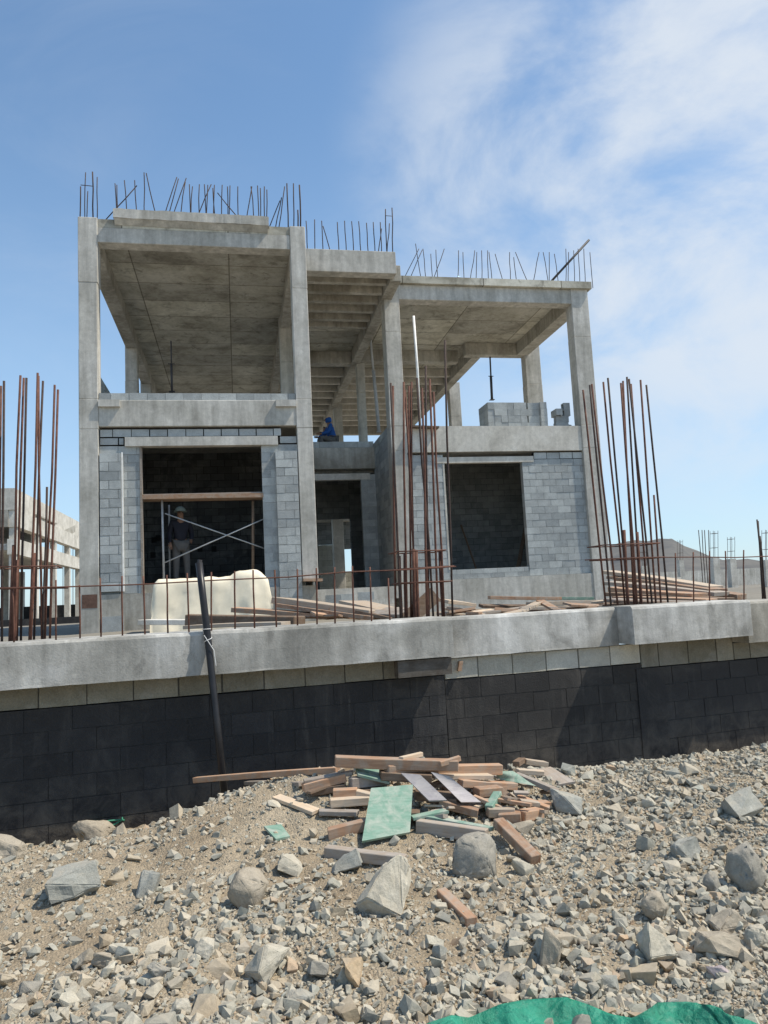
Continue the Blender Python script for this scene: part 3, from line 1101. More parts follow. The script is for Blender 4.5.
strokes([(2, 85, 0, 178, .016), (18, 40, 16, 178), (25, 100, 22, 178), (40, 38, 42, 178, .018), (55, 55, 55, 178), (2, 80, 44, 84, .009),
         (112, 75, 118, 158), (118, 80, 121, 158), (142, 65, 148, 158), (120, 150, 182, 82), (175, 65, 180, 158), (205, 40, 206, 160), (212, 42, 240, 160),
         (275, 165, 310, 55), (287, 165, 315, 60), (303, 165, 340, 58), (322, 165, 337, 70), (350, 78, 353, 168), (360, 85, 354, 168), (382, 78, 380, 170),
         (398, 78, 402, 172), (380, 170, 420, 78), (405, 172, 409, 80), (430, 80, 428, 175), (425, 90, 431, 172), (440, 105, 490, 165), (455, 80, 453, 178), (472, 85, 474, 178),
         (480, 82, 478, 178), (505, 85, 507, 180), (535, 178, 550, 85), (547, 85, 557, 180), (568, 82, 571, 180), (577, 90, 578, 180), (590, 85, 589, 182),
         (598, 95, 597, 182), (612, 200, 640, 130), (628, 205, 645, 120), (638, 205, 655, 85), (662, 75, 666, 210, .016), (683, 75, 684, 210, .014), (702, 80, 705, 210, .019), (697, 160, 698, 210, .018)],
        80, 160, .3125, YF + .1, .22, 9.2)
strokes([(100, 80, 105, 188), (133, 75, 134, 188), (160, 80, 165, 188), (165, 100, 190, 188), (220, 85, 226, 190), (248, 80, 254, 190), (275, 82, 282, 190), (302, 82, 310, 190),
         (332, 88, 338, 190), (358, 85, 364, 190), (385, 85, 390, 192), (379, 192, 390, 110), (405, 35, 410, 192, .014), (420, 90, 412, 192), (430, 30, 433, 192, .014), (404, 60, 431, 62, .008)],
        280, 200, .2604, YM + .1, .2, 9.23)
strokes([(75, 165, 115, 85), (105, 70, 120, 165), (92, 165, 125, 88), (127, 85, 135, 165), (150, 100, 155, 168), (165, 88, 170, 168), (160, 168, 190, 85), (232, 90, 230, 168),
         (245, 95, 248, 168), (268, 168, 280, 90), (286, 95, 284, 168), (300, 90, 301, 170), (318, 90, 320, 170), (330, 170, 322, 95), (340, 100, 360, 170), (383, 95, 385, 172), (400, 95, 430, 168),
         (395, 110, 402, 170), (455, 172, 470, 95), (482, 95, 495, 172), (500, 95, 500, 172), (515, 100, 525, 172), (549, 85, 549, 178), (557, 95, 556, 178), (572, 90, 574, 178), (585, 85, 590, 178),
         (602, 85, 606, 178), (620, 95, 627, 178)],
        380, 220, .3385, YC + .02, .3, ZR - .02, .0105)

# ------------------------------------------------------------------ loose things on and in the house
o = MB().tube([atY(551.6, 281, YC + .2), atY(589, 240, YC + .2)], .035, 8).build('steel_pipe', M['steel_dark'], origin=atY(551.6, 281, YC + .2), smooth=True)
tag(o, 'thick dark pipe leaning slantwise on the right roof edge among thin bars', 'pipe')
pw = atY(420, 425, YC - .02)
t_ = atY(413.5, 316, YC - .02)
mb = MB().tube([pw, pw.lerp(t_, .5) + Vector((.02, 0, 0)), t_], .038, 10)
o = mb.build('plastic_pipe', M['pvc'], origin=pw, smooth=True)
tag(o, 'upright white plastic pipe beside the grey column, foot on the upper floor edge', 'pipe')
a = atY(410, 427, YC - .05)
b = atY(438, 428, YC - .05)
o = MB().bar(a, b, .28, .05).build('wooden_board', M['wood_dark'], origin=a)
tag(o, 'short brown board on the upper floor edge under the white pipe', 'board')


def prop(u0, v0, u1, v1, y0, y1, label, r=.035, mat='steel_dark', group=None):
    t, b = atY(u0, v0, y0), atY(u1, v1, y1)
    th = thing('steel_prop', label, 'prop', b, group)
    MB().tube([b, b.lerp(t, .55)], r * 1.25, 8).build('outer_tube', M[mat], th, smooth=True)
    MB().tube([b.lerp(t, .52), t], r * .8, 8).build('inner_tube', M[mat], th, smooth=True)
    c = b.lerp(t, .55)
    MB().tube([c - Vector((.09, 0, 0)), c + Vector((.09, 0, 0))], .014, 6).build('pin', M[mat], th)
    MB().box(b.x - .08, b.x + .08, b.y - .08, b.y + .08, b.z, b.z + .012).build('base_plate', M[mat], th)
    return th


prop(490, 357, 492, 400, 24.4, 24.2, 'dark steel prop standing behind the block stack under the right roof')
prop(369, 322, 379, 432, 24.4, 24.4, 'long dark prop leaning under the ribbed middle roof beside the entrance recess', .045, 'steel')
prop(171, 341, 172, 392, 21.0, 21.0, 'thin prop standing under the roof of the left bay behind the parapet', .025, 'steel_dark')

# block stack on the upper floor, every block its own object
unit = MB()
unit.box(-.2, .2, -.1, .1, 0, .2)
um = unit.mesh('concrete_block')
um.materials.append(M['block_gap'])


def loose_block(loc, rz, label, group, scale=(1, 1, 1), mesh=um):
    o = bpy.data.objects.new('concrete_block', mesh)
    C.objects.link(o)
    o.location = loc
    o.rotation_euler = (0, 0, rz)
    o.scale = scale
    tag(o, label, 'concrete block', group)
    return o


def hollow(tint):
    m = MB()
    m.box(-.2, .2, -.1, -.07, 0, .197, tint)
    m.box(-.2, .2, .07, .1, 0, .197, tint)
    for x0, x1 in ((-.2, -.165), (-.018, .018), (.165, .2)): m.box(x0, x1, -.0698, .0698, 0, .1965, tint)
    me = m.mesh('hollow_block')
    me.materials.append(M['block'])
    return me


HB = [hollow(t) for t in (.15, .4, .6, .85)]
sx0, sx1 = atY(492, 410, YC + .25).x, atY(527, 410, YC + .25).x
zs = ZFL + .0
nfr = 6
for row, yy in ((0, .55), (1, .97)):
    for k in range(4):
        for i in range(nfr):
            loose_block((sx0 + .0 + .205 * i + random.uniform(-.004, .004), YC + yy + random.uniform(-.01, .01), zs + .2 * k), R(90) + random.uniform(-.02, .02),
                        'grey block set end on in the front row at the left of the block stack' if row == 0 else 'grey block set end on in the row behind at the left of the block stack',
                        'blocks of the front row of the upper floor stack' if row == 0 else 'blocks of the row behind in the upper floor stack', mesh=random.choice(HB))
x = sx0 + nfr * .205 + .11
for k in range(4):
    loose_block((x + (.05 if k % 2 else 0), YC + .5, zs + .2 * k), random.uniform(-.03, .03),
                'grey block laid lengthwise in the middle of the block stack', 'blocks laid lengthwise on the upper floor', mesh=random.choice(HB))
    loose_block((x + .31, YC + .5, zs + .2 * k), R(90) + random.uniform(-.03, .03),
                'grey block turned end on at the right of the lengthwise blocks', 'blocks end on beside the lengthwise ones', mesh=random.choice(HB))
x3 = atY(560, 400, YC + .5).x
loose_block((x3 - .03, YC + .5, zs), .03, 'lowest block of the small right heap on the upper floor', None, mesh=HB[1])
loose_block((x3 - .01, YC + .5, zs + .2), .0, 'second block from the bottom in the small right heap on the upper floor', None, mesh=HB[0])
loose_block((x3 - .14, YC + .5, zs + .4), R(90), 'block end on atop the small right heap, left of the upright one', None, mesh=HB[2])
o = loose_block((x3 + .06, YC + .5, zs + .6), 0, 'single block stood upright on the small right heap', None, mesh=HB[1])
o.rotation_euler = (0, R(90), 0)
loose_block((x3 + .2, YC + .62, zs), .5, 'block at the far right of the upper floor, behind the small heap', None, (.6, 1, .8), mesh=HB[0])
# a few in front of the door
for u, v, l_ in ((334, 601, 'pale block lying below the entrance door, nearest the grey column'), (346, 600, 'pale block in the middle of the three below the entrance door'),
                 (366, 598, 'pale hollow block lying below the entrance recess, nearest the rebar cage')):
    q = atY(u, v, 18.8)
    loose_block((q.x, q.y, q.z - .05), random.uniform(-.5, .5), l_, None, mesh=HB[3])
o = MB().bar(atY(303, 580, YF - .12), atY(322, 580, YF - .12), .3, .06).build('wooden_board', M['wood'], origin=atY(303, 580, YF - .12))
tag(o, 'short brown board at the foot of the column beside the entrance', 'board')

# scaffold in the left opening
YS = YF + .35
sc_ = thing('scaffold', 'tubular scaffold with crossed grey braces inside the left ground floor opening', 'scaffold', (atY(163, 580, YS).x, YS, .6))
p0t, p0b = atY(162, 500, YS), atY(164, 582, YS)
MB().tube([p0t, p0b], .026, 8).build('post', M['steel'], sc_, smooth=True)
MB().tube([atY(169, 505, YS + .7), atY(170, 578, YS + .7)], .024, 8).build('post', M['steel'], sc_, smooth=True)
MB().tube([atY(253, 501, YS + .02), atY(253, 580, YS + .02)], .035, 8).build('post', M['wood_dark'], sc_, smooth=True)
MB().tube([atY(165, 513.5, YS - .03), atY(266, 549, YS - .03)], .016, 6).build('cross_brace', M['steel'], sc_, smooth=True)
MB().tube([atY(165, 562.5, YS - .065), atY(266, 518, YS - .065)], .016, 6).build('cross_brace', M['steel'], sc_, smooth=True)
a, b = atY(142.5, 498.5, YS), atY(263, 496.5, YS)
o = MB().bar(a, b, .5, .10).build('scaffold_plank', M['wood'], origin=a)
o2 = MB().bar(a + Vector((0, -.02, .06)), b + Vector((0, -.02, .075)), .3, .03).build('scaffold_plank', M['wood_grey'], origin=a)
tag(o, 'thick brown plank lying across the scaffold in the left opening', 'plank')
tag(o2, 'thin grey plank on top of the brown scaffold plank', 'plank')
a, b = atY(528, 560, 23.5), atY(516, 505, 24.3)
o = MB().bar(atY(518, 568, 23.2), atY(527, 520, 24.3), .12, .05).build('wooden_plank', M['wood_dark'], origin=atY(518, 568, 23.2))
tag(o, 'dark plank leaning on the back wall inside the right opening', 'plank')
o = MB().tube([atY(476, 568, 23.4), atY(461, 525, 24.3)], .03, 6).build('wooden_pole', M['wood_dark'], origin=atY(476, 568, 23.4))
tag(o, 'thin dark pole leaning on the back wall inside the right opening', 'pole')


# ------------------------------------------------------------------ people
def skin_mesh(name, verts, edges, radii, mat, parent, root=0, lvl=2):
    me = bpy.data.meshes.new(name)
    me.from_pydata(verts, edges, [])
    me.materials.append(mat)
    o = bpy.data.objects.new(name, me)
    C.objects.link(o)
    sk = o.modifiers.new('skin', 'SKIN')
    if not me.skin_vertices: me.skin_vertices.new()
    sv = me.skin_vertices[0].data
    for i, r in enumerate(radii):
        sv[i].radius = (r, r) if not isinstance(r, tuple) else r
        sv[i].use_root = (i == root)
    sk.use_smooth_shade = True
    ss = o.modifiers.new('sub', 'SUBSURF')
    ss.levels = ss.render_levels = lvl
    if parent is not None: o.parent = parent
    INV[o.name] = Matrix()
    return o


def person(label, loc, rz, H, pose, jacket, hat):
    th = thing('person', label, 'person', loc, None, rz)
    s = H / 1.75
    V = {k: Vector(v) * s for k, v in pose.items()}
    # body
    names = ['pelvis', 'belly', 'chest', 'neck', 'head', 'crown', 'lsh', 'lel', 'lwr', 'lhand', 'rsh', 'rel', 'rwr', 'rhand', 'lhip', 'lkn', 'lan', 'ltoe', 'rhip', 'rkn', 'ran', 'rtoe']
    rad = dict(pelvis=.13, belly=.12, chest=.14, neck=.055, head=(.085, .10), crown=(.07, .08), lsh=.06, lel=.042, lwr=.028, lhand=.035, rsh=.06, rel=.042, rwr=.028, rhand=.035,
               lhip=.09, lkn=.06, lan=.042, ltoe=.04, rhip=.09, rkn=.06, ran=.042, rtoe=.04)
    E = [('pelvis', 'belly'), ('belly', 'chest'), ('chest', 'neck'), ('neck', 'head'), ('head', 'crown'), ('chest', 'lsh'), ('lsh', 'lel'), ('lel', 'lwr'), ('lwr', 'lhand'),
         ('chest', 'rsh'), ('rsh', 'rel'), ('rel', 'rwr'), ('rwr', 'rhand'), ('pelvis', 'lhip'), ('lhip', 'lkn'), ('lkn', 'lan'), ('lan', 'ltoe'),
         ('pelvis', 'rhip'), ('rhip', 'rkn'), ('rkn', 'ran'), ('ran', 'rtoe')]
    vs = [V[n] for n in names]
    rs = [(rad[n][0] * s, rad[n][1] * s) if isinstance(rad[n], tuple) else rad[n] * s for n in names]
    es = [(names.index(a), names.index(b)) for a, b in E]
    # fingers and thumbs grow from each hand, a nose from the face
    for side in ('l', 'r'):
        w, h = V[side + 'wr'], V[side + 'hand']
        d = (h - w).normalized()
        sx = d.cross(Vector((0, 1, .2))).normalized()
        for j, (off, ln) in enumerate(((-.027, .075), (-.009, .085), (.009, .08), (.027, .06))):
            a = h + sx * off * s + d * .03 * s
            b = a + d * ln * .55 * s
            c = b + (d * .5 + Vector((0, -.4, -.1))).normalized() * ln * .45 * s
            i0 = len(vs)
            vs += [a, b, c]
            rs += [.009 * s, .009 * s, .007 * s]
            es += [(names.index(side + 'hand'), i0), (i0, i0 + 1), (i0 + 1, i0 + 2)]
        a = w.lerp(h, .6) - sx * .045 * s
        b = a + (d * .8 - sx * .3) * .05 * s
        i0 = len(vs)
        vs += [a, b]
        rs += [.011 * s, .009 * s]
        es += [(names.index(side + 'hand'), i0), (i0, i0 + 1)]
    body = skin_mesh('body', [tuple(v) for v in vs], es, rs, M['skin'], th)
    fd = Vector(pose.get('face', (0, -1, 0))).normalized()
    hd = V['head']
    sdv = fd.cross(Vector((0, 0, 1))).normalized()
    mb = MB()
    mb.obox(hd + fd * .108 * s + Vector((0, 0, -.005)) * s, sdv * .012 * s, fd * .018 * s, Vector((0, 0, .024)) * s)
    local(mb, 'nose', M['skin'], body)
    mb = MB()
    for e in (-1, 1): mb.obox(hd + fd * .098 * s + sdv * .034 * e * s + Vector((0, 0, .02)) * s, sdv * .014 * s, fd * .006 * s, Vector((0, 0, .006)) * s)
    local(mb, 'eyes', M['void'], body)

    def cloth(nm, keys, edges, scale, mat):
        ks = keys
        skin_mesh(nm, [tuple(V[k]) for k in ks], [(ks.index(a), ks.index(b)) for a, b in edges],
                  [(rad[k] if not isinstance(rad[k], tuple) else rad[k][0]) * s * scale + .012 for k in ks], mat, th)
    cloth('jacket', ['pelvis', 'belly', 'chest', 'lsh', 'lel', 'lwr', 'rsh', 'rel', 'rwr'],
          [('pelvis', 'belly'), ('belly', 'chest'), ('chest', 'lsh'), ('lsh', 'lel'), ('lel', 'lwr'), ('chest', 'rsh'), ('rsh', 'rel'), ('rel', 'rwr')], 1.2, jacket)
    cloth('trousers', ['pelvis', 'lhip', 'lkn', 'lan', 'rhip', 'rkn', 'ran'],
          [('pelvis', 'lhip'), ('lhip', 'lkn'), ('lkn', 'lan'), ('pelvis', 'rhip'), ('rhip', 'rkn'), ('rkn', 'ran')], 1.18, M['trousers'])
    if hat == 'helmet':
        bm = bmesh.new()
        bmesh.ops.create_uvsphere(bm, u_segments=20, v_segments=12, radius=.135 * s)
        bmesh.ops.delete(bm, geom=[v for v in bm.verts if v.co.z < -.01], context='VERTS')
        bm.verts.index_update()
        up = (V['crown'] - V['head']).normalized()
        ctr = V['head'] + up * .05 * s
        mb = MB().add([v.co + ctr for v in bm.verts], [[v.index for v in f.verts] for f in bm.faces])
        n = 20
        ring = [ctr + Vector((math.cos(i * 2 * math.pi / n), math.sin(i * 2 * math.pi / n), 0)) * .137 * s for i in range(n)]
        ring2 = [ctr + (r - ctr) * (1.12 + .35 * max(0, (r - ctr).normalized().dot(fd)) ** 2) for r in ring]
        mb.add(ring + ring2, [(i, (i + 1) % n, n + (i + 1) % n, n + i) for i in range(n)])
        bm.free()
        local(mb, 'helmet', M['helmet'], th, True)
    elif hat == 'hood':
        skin_mesh('hood', [tuple(V['neck']), tuple(V['head'] - fd * .02 * s), tuple(V['crown'])], [(0, 1), (1, 2)], [.11 * s, .125 * s, .10 * s], jacket, th)
    else:
        skin_mesh('hair', [tuple(V['head'] - fd * .03 * s + Vector((0, 0, .02))), tuple(V['crown'] - fd * .01 * s)], [(0, 1)], [.10 * s, .09 * s], M['void'], th)
    return th


def local(mb, name, mat, th, smooth=False):
    me = mb.mesh(name, None, smooth)
    me.materials.append(mat)
    o = bpy.data.objects.new(name, me)
    C.objects.link(o)
    o.parent = th
    INV[o.name] = Matrix()
    return o


stand = dict(pelvis=(0, 0, .95), belly=(0, 0, 1.12), chest=(0, 0, 1.33), neck=(0, -.01, 1.50), head=(0, -.03, 1.62), crown=(0, -.02, 1.70),
             lsh=(-.19, 0, 1.42), lel=(-.25, .02, 1.14), lwr=(-.25, -.09, .93), lhand=(-.25, -.12, .87), rsh=(.19, 0, 1.42), rel=(.27, .04, 1.16), rwr=(.22, -.14, .99), rhand=(.20, -.20, .96),
             lhip=(-.10, 0, .90), lkn=(-.11, -.02, .49), lan=(-.12, .02, .08), ltoe=(-.13, -.14, .04), rhip=(.10, 0, .90), rkn=(.13, -.03, .49), ran=(.15, .02, .08), rtoe=(.17, -.14, .04))
q = atY(181, 560, YF + .95)
person('worker in white helmet, dark jacket and grey trousers standing behind the scaffold braces', (q.x, YF + .95, .60), R(15), 1.80, stand, M['shirt_dark'], 'helmet')
sit = dict(pelvis=(0, 0, .38), belly=(-.02, 0, .54), chest=(-.06, 0, .76), neck=(-.10, 0, .93), head=(-.13, -.02, 1.05), crown=(-.14, -.02, 1.13),
           lsh=(-.08, -.19, .84), lel=(-.22, -.24, .60), lwr=(-.42, -.2, .55), lhand=(-.48, -.19, .55), rsh=(-.05, .19, .84), rel=(-.2, .25, .6), rwr=(-.4, .2, .52), rhand=(-.46, .19, .52),
           lhip=(0, -.1, .36), lkn=(-.42, -.13, .46), lan=(-.36, -.14, .08), ltoe=(-.5, -.15, .04), rhip=(0, .1, .36), rkn=(-.42, .13, .46), ran=(-.36, .14, .08), rtoe=(-.5, .15, .04), face=(-1, -.1, -.15))
q = atY(332, 430, 24.2)
person('worker in a blue hooded jacket sitting on the upper floor behind the low parapet', (q.x, 24.2, ZFL - .02), R(10), 1.80, sit, M['shirt_blue'], 'hood')
b2 = dict(sit)
q = atY(322, 430, 24.9)
person('dark haired worker in dark clothes crouching beside the worker in blue', (q.x, 24.9, ZFL - .02), R(150), 1.55, b2, M['shirt_dark'], 'hair')
o = None

# ------------------------------------------------------------------ cream covered heap and timber behind the wall
YHP = 15.2
hx = [atY(150, 600, YHP).x, atY(272, 600, YHP).x]
hzt = atY(210, 577, YHP).z
hx0, hx1 = hx
bm = bmesh.new()
NX, NZ, ND = 34, 16, 10
L, Dp = hx1 - hx0, 1.1
Ht = hzt - ZSITE


def heap_pt(a, b):
    """a along, b over the heap from the front foot to the back foot"""
    x = hx0 + L * a
    e = min(a, 1 - a)
    h = Ht * (1 - .55 * max(0, 1 - e / .045) ** 2)
    h += .022 * fbm(a * 5, 1, 2.5, 6)
    if .66 < a < .93: h += .11 * min(1, math.sin((a - .66) / .27 * math.pi) * 1.6) ** .8
    h += .008 * math.sin(a * 17)
    if b < .42:
        y, z = YHP, ZSITE + h * b / .42
        y += -.10 * (1 - b / .42) + .13 * max(0, b / .42 - .8) ** 2 * 5
    elif b < .58:
        y, z = YHP + .05 + Dp * (b - .42) / .16, ZSITE + h
    else:
        y, z = YHP + .05 + Dp, ZSITE + h * (1 - (b - .58) / .42)
    f = fbm(x * 1.0, z * .5, 2.2, 3) * .05 + abs(fbm(x, z * .6, 4, 8)) * .03
    return Vector((x + f * .5, y + f, z + (f * .3 if b > .1 and b < .9 else 0)))


grid = [[heap_pt(i / NX, j / 30) for j in range(31)] for i in range(NX + 1)]
mb = MB()
vv = [p for row in grid for p in row]
ff = [(i * 31 + j, (i + 1) * 31 + j, (i + 1) * 31 + j + 1, i * 31 + j + 1) for i in range(NX) for j in range(30)]
ff += [[j for j in range(31)][::-1], [NX * 31 + j for j in range(31)]]
mb.add(vv, ff)
o = mb.build('covered_heap', M['cream'], origin=(hx0, YHP, ZSITE), smooth=True)
tag(o, 'long heap under a cream sheet standing below the left ground floor opening', 'covered heap')
bm.free()


def plank(u0, v0, u1, v1, Y0, Y1, w, h, mat, label, name='wooden_plank', cat='plank', group=None, roll=0.0, origin=True):
    a, b = atY(u0, v0, Y0), atY(u1, v1, Y1)
    return plank3(a, b, w, h, mat, label, name, cat, group, roll)


def plank3(a, b, w, h, mat, label, name='wooden_plank', cat='plank', group=None, roll=0.0):
    """a sawn piece: own mesh, local x along the grain, slightly skewed ends"""
    a, b = Vector(a), Vector(b)
    L = (b - a).length
    d = (b - a).normalized()
    sd = d.cross(Vector((0, 0, 1)))
    if sd.length < 1e-3: sd = Vector((1, 0, 0))
    sd.normalize()
    up = sd.cross(d).normalized()
    cr, sr = math.cos(roll), math.sin(roll)
    y = -sd * cr + up * sr
    z = sd * sr + up * cr
    y = z.cross(d)
    Mx = Matrix((d, y, z)).transposed().to_4x4()
    Mx.translation = (a + b) / 2
    bm = bmesh.new()
    nx = max(2, int(L / .25))
    e0, e1 = random.uniform(-.15, .15) * w, random.uniform(-.15, .15) * w
    bow = random.uniform(-.006, .006) * L
    rows = []
    for i in range(nx + 1):
        s = i / nx
        dx = e0 * (1 - s) if i == 0 else e1 if i == nx else 0
        zz = bow * math.sin(math.pi * s)
        rows.append([bm.verts.new((-L / 2 + L * s + sgn * dx, yy, hz + zz)) for yy, hz, sgn in ((-w / 2, -h / 2, -1), (w / 2, -h / 2, 1), (w / 2, h / 2, 1), (-w / 2, h / 2, -1))])
    for r0, r1 in zip(rows, rows[1:]):
        for j in range(4): bm.faces.new((r0[j], r1[j], r1[(j + 1) % 4], r0[(j + 1) % 4]))
    bm.faces.new(rows[0])
    bm.faces.new(rows[-1][::-1])
    bmesh.ops.recalc_face_normals(bm, faces=bm.faces)
    ed = [e for e in bm.edges if e.calc_face_angle(0) > .6]
    bmesh.ops.bevel(bm, geom=ed, offset=min(w, h) * .07, segments=1, affect='EDGES')
    me = bpy.data.meshes.new(name)
    bm.to_mesh(me)
    bm.free()
    me.materials.append(M[mat])
    o = bpy.data.objects.new(name, me)
    C.objects.link(o)
    o.matrix_world = Mx
    return tag(o, label, cat, group)


plank(286, 601, 378, 614, 11.6, 10.6, .55, .10, 'wood_pale', 'wide pale plank with brown edge sloping across the wall top, left of the middle cage', roll=-.05)
plank(287, 605, 379, 617.5, 11.45, 10.45, .45, .055, 'wood', 'brown plank directly under the wide pale plank')
plank(234, 609.5, 332, 617, 11.6, 11.0, .35, .07, 'wood', 'orange brown plank lying in front of the right end of the cream heap')
plank(187, 620, 300, 622, 11.2, 10.6, .3, .16, 'wood_dark', 'long dark brown plank at the foot of the cream heap')
plank(190, 627, 286, 623.5, 10.6, 10.2, .3, .05, 'wood_grey', 'grey plank on the ground in front of the dark plank at the cream heap')
plank(145, 622, 186, 622, 12.5, 12.4, .5, .08, 'conc_pale', 'pale grey slab lying left of the dark plank by the cream heap', 'concrete_slab', 'slab')
plank(352, 602, 396, 612, 12.6, 11.8, .5, .05, 'wood_pale', 'pale board lying behind the middle rebar cage')
plank(362, 612, 396, 619, 10.6, 10.3, .3, .05, 'wood_dark', 'dark short plank just left of the middle rebar cage')
# square brown panel stuck among the bars
a, b, c_, d_ = atN(401, 616, 8.9), atN(431, 588, 8.9), atN(441, 600, 8.85), atN(422, 617, 8.85)
off = W(0, .05, 0) - W(0, 0, 0)
o = MB().hexa([a, d_, d_ + off, a + off, b, c_, c_ + off, b + off]).build('formwork_board', M['wood_dark'], origin=a)
tag(o, 'dark brown square panel tilted inside the middle rebar cage', 'panel')
for args in ((441, 613, 468, 617, 10.8, 10.4, .2, .04, 'wood_pale', 'pale plank end right of the middle cage, nearest the wall'),
             (445, 609, 500, 611, 11.6, 11.4, .3, .04, 'wood_pale', 'pale plank lying behind the wall, right of the middle cage'),
             (470, 614, 531, 607, 10.2, 10.6, .25, .035, 'wood_grey', 'grey plank angled upward on the wall top, left of the small wedge'),
             (489, 597.5, 560, 598.5, 11.2, 11.3, .10, .05, 'wood', 'thin brown bar lying highest behind the wall in the middle'),
             (555, 598.5, 592, 598.5, 11.9, 11.9, .15, .05, 'ply_green', 'thin greenish plank right of the thin brown bar'),
             (530, 604, 612, 602, 10.9, 11.3, .3, .06, 'wood_grey', 'grey plank stack top behind the wall, left of the dense right cage'),
             (525, 609, 606, 607, 10.2, 10.4, .25, .05, 'wood_grey', 'lower grey plank behind the wall, left of the dense right cage'),
             (520, 612.5, 600, 611, 9.6, 9.8, .25, .06, 'wood_dark', 'dark plank lying lowest behind the wall, left of the dense right cage'),
             (540, 601, 562, 613, 9.6, 9.0, .12, .03, 'wood', 'short brown plank forming the right leg of a small wedge on the wall'),
             (540, 602, 520, 612, 9.6, 9.0, .12, .03, 'wood_pale', 'short pale plank forming the left leg of a small wedge on the wall'),
             (500, 616, 522, 611, 8.6, 8.9, .14, .03, 'wood_pale', 'small pale plank end poking over the wall edge')):
    plank(*args)
for i in range(22):
    u = random.choice((random.uniform(300, 400), random.uniform(455, 610), random.uniform(455, 610)))
    v = random.uniform(602, 613) if u > 440 else random.uniform(606, 618)
    L = random.uniform(18, 60)
    dv = random.uniform(-6, 6)
    plank(u - L / 2, v - dv / 2, u + L / 2, v + dv / 2, random.uniform(9.6, 12), random.uniform(9.6, 12), random.uniform(.06, .2), random.uniform(.025, .06),
          random.choice(('wood', 'wood', 'wood_dark', 'wood_grey', 'wood_pale')), 'loose rough board among the timber scraps behind the wall top', 'wooden_board', 'board', 'loose boards behind the wall top', random.uniform(-.4, .4))
# timber stack at the right
for i, (u0, v0, u1, v1, Y0, Y1, w, h, mat) in enumerate((
        (608, 572, 716, 588, 13.2, 10.4, .25, .06, 'wood_pale'), (612, 577, 718, 590.5, 13.0, 10.2, .3, .05, 'wood'),
        (618, 581, 742, 597, 13.0, 9.9, .22, .08, 'wood'), (610, 583, 722, 594, 12.4, 10.0, .3, .06, 'wood_grey'),
        (614, 589, 700, 596, 12.0, 10.0, .3, .08, 'wood'), (612, 594, 726, 600, 11.6, 9.6, .3, .06, 'wood_dark'),
        (620, 598, 712, 601, 11.2, 9.5, .3, .06, 'wood'), (612, 600, 690, 603, 10.8, 9.4, .3, .05, 'wood_grey'),
        (620, 602, 680, 604.5, 10.2, 9.2, .3, .05, 'wood_dark'))):
    plank(u0, v0, u1, v1, Y0, Y1, w, h, mat,
          ['pale plank topmost on the timber stack by the right cage', 'brown plank second from the top of the right timber stack', 'orange plank reaching farthest right from the timber stack',
           'grey plank in the upper middle of the right timber stack', 'brown plank in the middle of the right timber stack', 'long dark plank low in the right timber stack',
           'brown plank low in the timber stack under the long dark plank', 'grey plank near the bottom of the right timber stack', 'dark plank lowest in the right timber stack'][i],
          group='planks of the timber stack beside the right cage')
# formwork left under the coping, and its orange offcut
o = MB().wbox(tn(atN(396, 670, WN + .1))[0], T1 - .02, WN + .03, WN + .16, -.79, -.625).build('formwork_board', M['wood_wet'], origin=W(T1 - .5, WN + .1, -.7))
tag(o, 'dark wet formwork board left under the coping beam', 'formwork board')
p = atN(460, 666, NRr - .03)
o = MB().obox(p, (.02, 0, .0), (0, .025, 0), (.012, 0, .05)).build('wood_offcut', M['wood'], origin=p)
tag(o, 'small bright orange wood piece wedged beneath the coping beam', 'wood piece')

# ------------------------------------------------------------------ neighbouring unfinished house at the left
nb = thing('unfinished_house', 'distant pale unfinished house with open columns behind the left rebar cage', 'house', (-7.5, 52, ZSITE))


def nbx(name, x0, x1, y0, y1, z0, z1, mat='conc_pale'):
    return MB().box(x0, x1, y0, y1, z0, z1).build(name, M[mat], nb)


cx = atY(15, 488, 52).x
x0 = cx - 14
z_top = atY(15, 488, 52).z
y1 = 73.0
nbx('parapet', x0, cx, 52, 52.3, z_top - 1.4, z_top)
nbx('parapet', cx - .3, cx - .005, 52.305, y1, z_top - 1.4, z_top - .004)
nbx('roof_slab', x0, cx - .31, 52.31, y1, z_top - 1.7, z_top - 1.42, 'conc')
nbx('beam', cx - .4, cx + .12, 52.1, y1, z_top - 2.5, z_top - 1.405)
nbx('beam', cx - .35, cx + .15, 57, 63, z_top - 1.2, z_top - 1.1, 'conc_dark')
nbx('beam', x0, cx - .41, 52.0, 52.3, z_top - 2.5, z_top - 1.405, 'conc_dark')
nbx('beam', cx - .45, cx + .1, 52.0, y1, 4.0, 5.0)
nbx('floor_slab', x0, cx - .46, 52.2, y1, 4.3, 4.7, 'conc')
for y in (52.2, 57.5, 63, 68, y1 - .6):
    for z0_, z1_ in ((ZSITE, 3.998), (5.002, z_top - 2.505)):
        nbx('column', cx - .4, cx + .02, y, y + .5, z0_, z1_)
        nbx('column', cx - 5.4, cx - 4.8, y + .3, y + .8, z0_, z1_, 'conc')
        nbx('column', cx - 10.4, cx - 9.9, y + .3, y + .8, z0_, z1_, 'conc')
nbx('wall', cx - 4.5, cx - 4.2, 53.5, 58.5, ZSITE, 4.2, 'conc')
nbx('wall', cx - 4.5, cx - 4.2, 60, 63.5, 5, z_top - 1.72, 'conc')
nbx('wall', x0, cx - .3, y1 - .2, y1, ZSITE, .9, 'black')
MB().hexa([(cx - .3, 66, 6.2), (cx, 66, 6.2), (cx, 70.5, 7.2), (cx - .3, 70.5, 7.2), (cx - .3, 66, 6.9), (cx, 66, 6.9), (cx, 70.5, 7.8), (cx - .3, 70.5, 7.8)]).build('stair_slab', M['conc_dark'], nb)
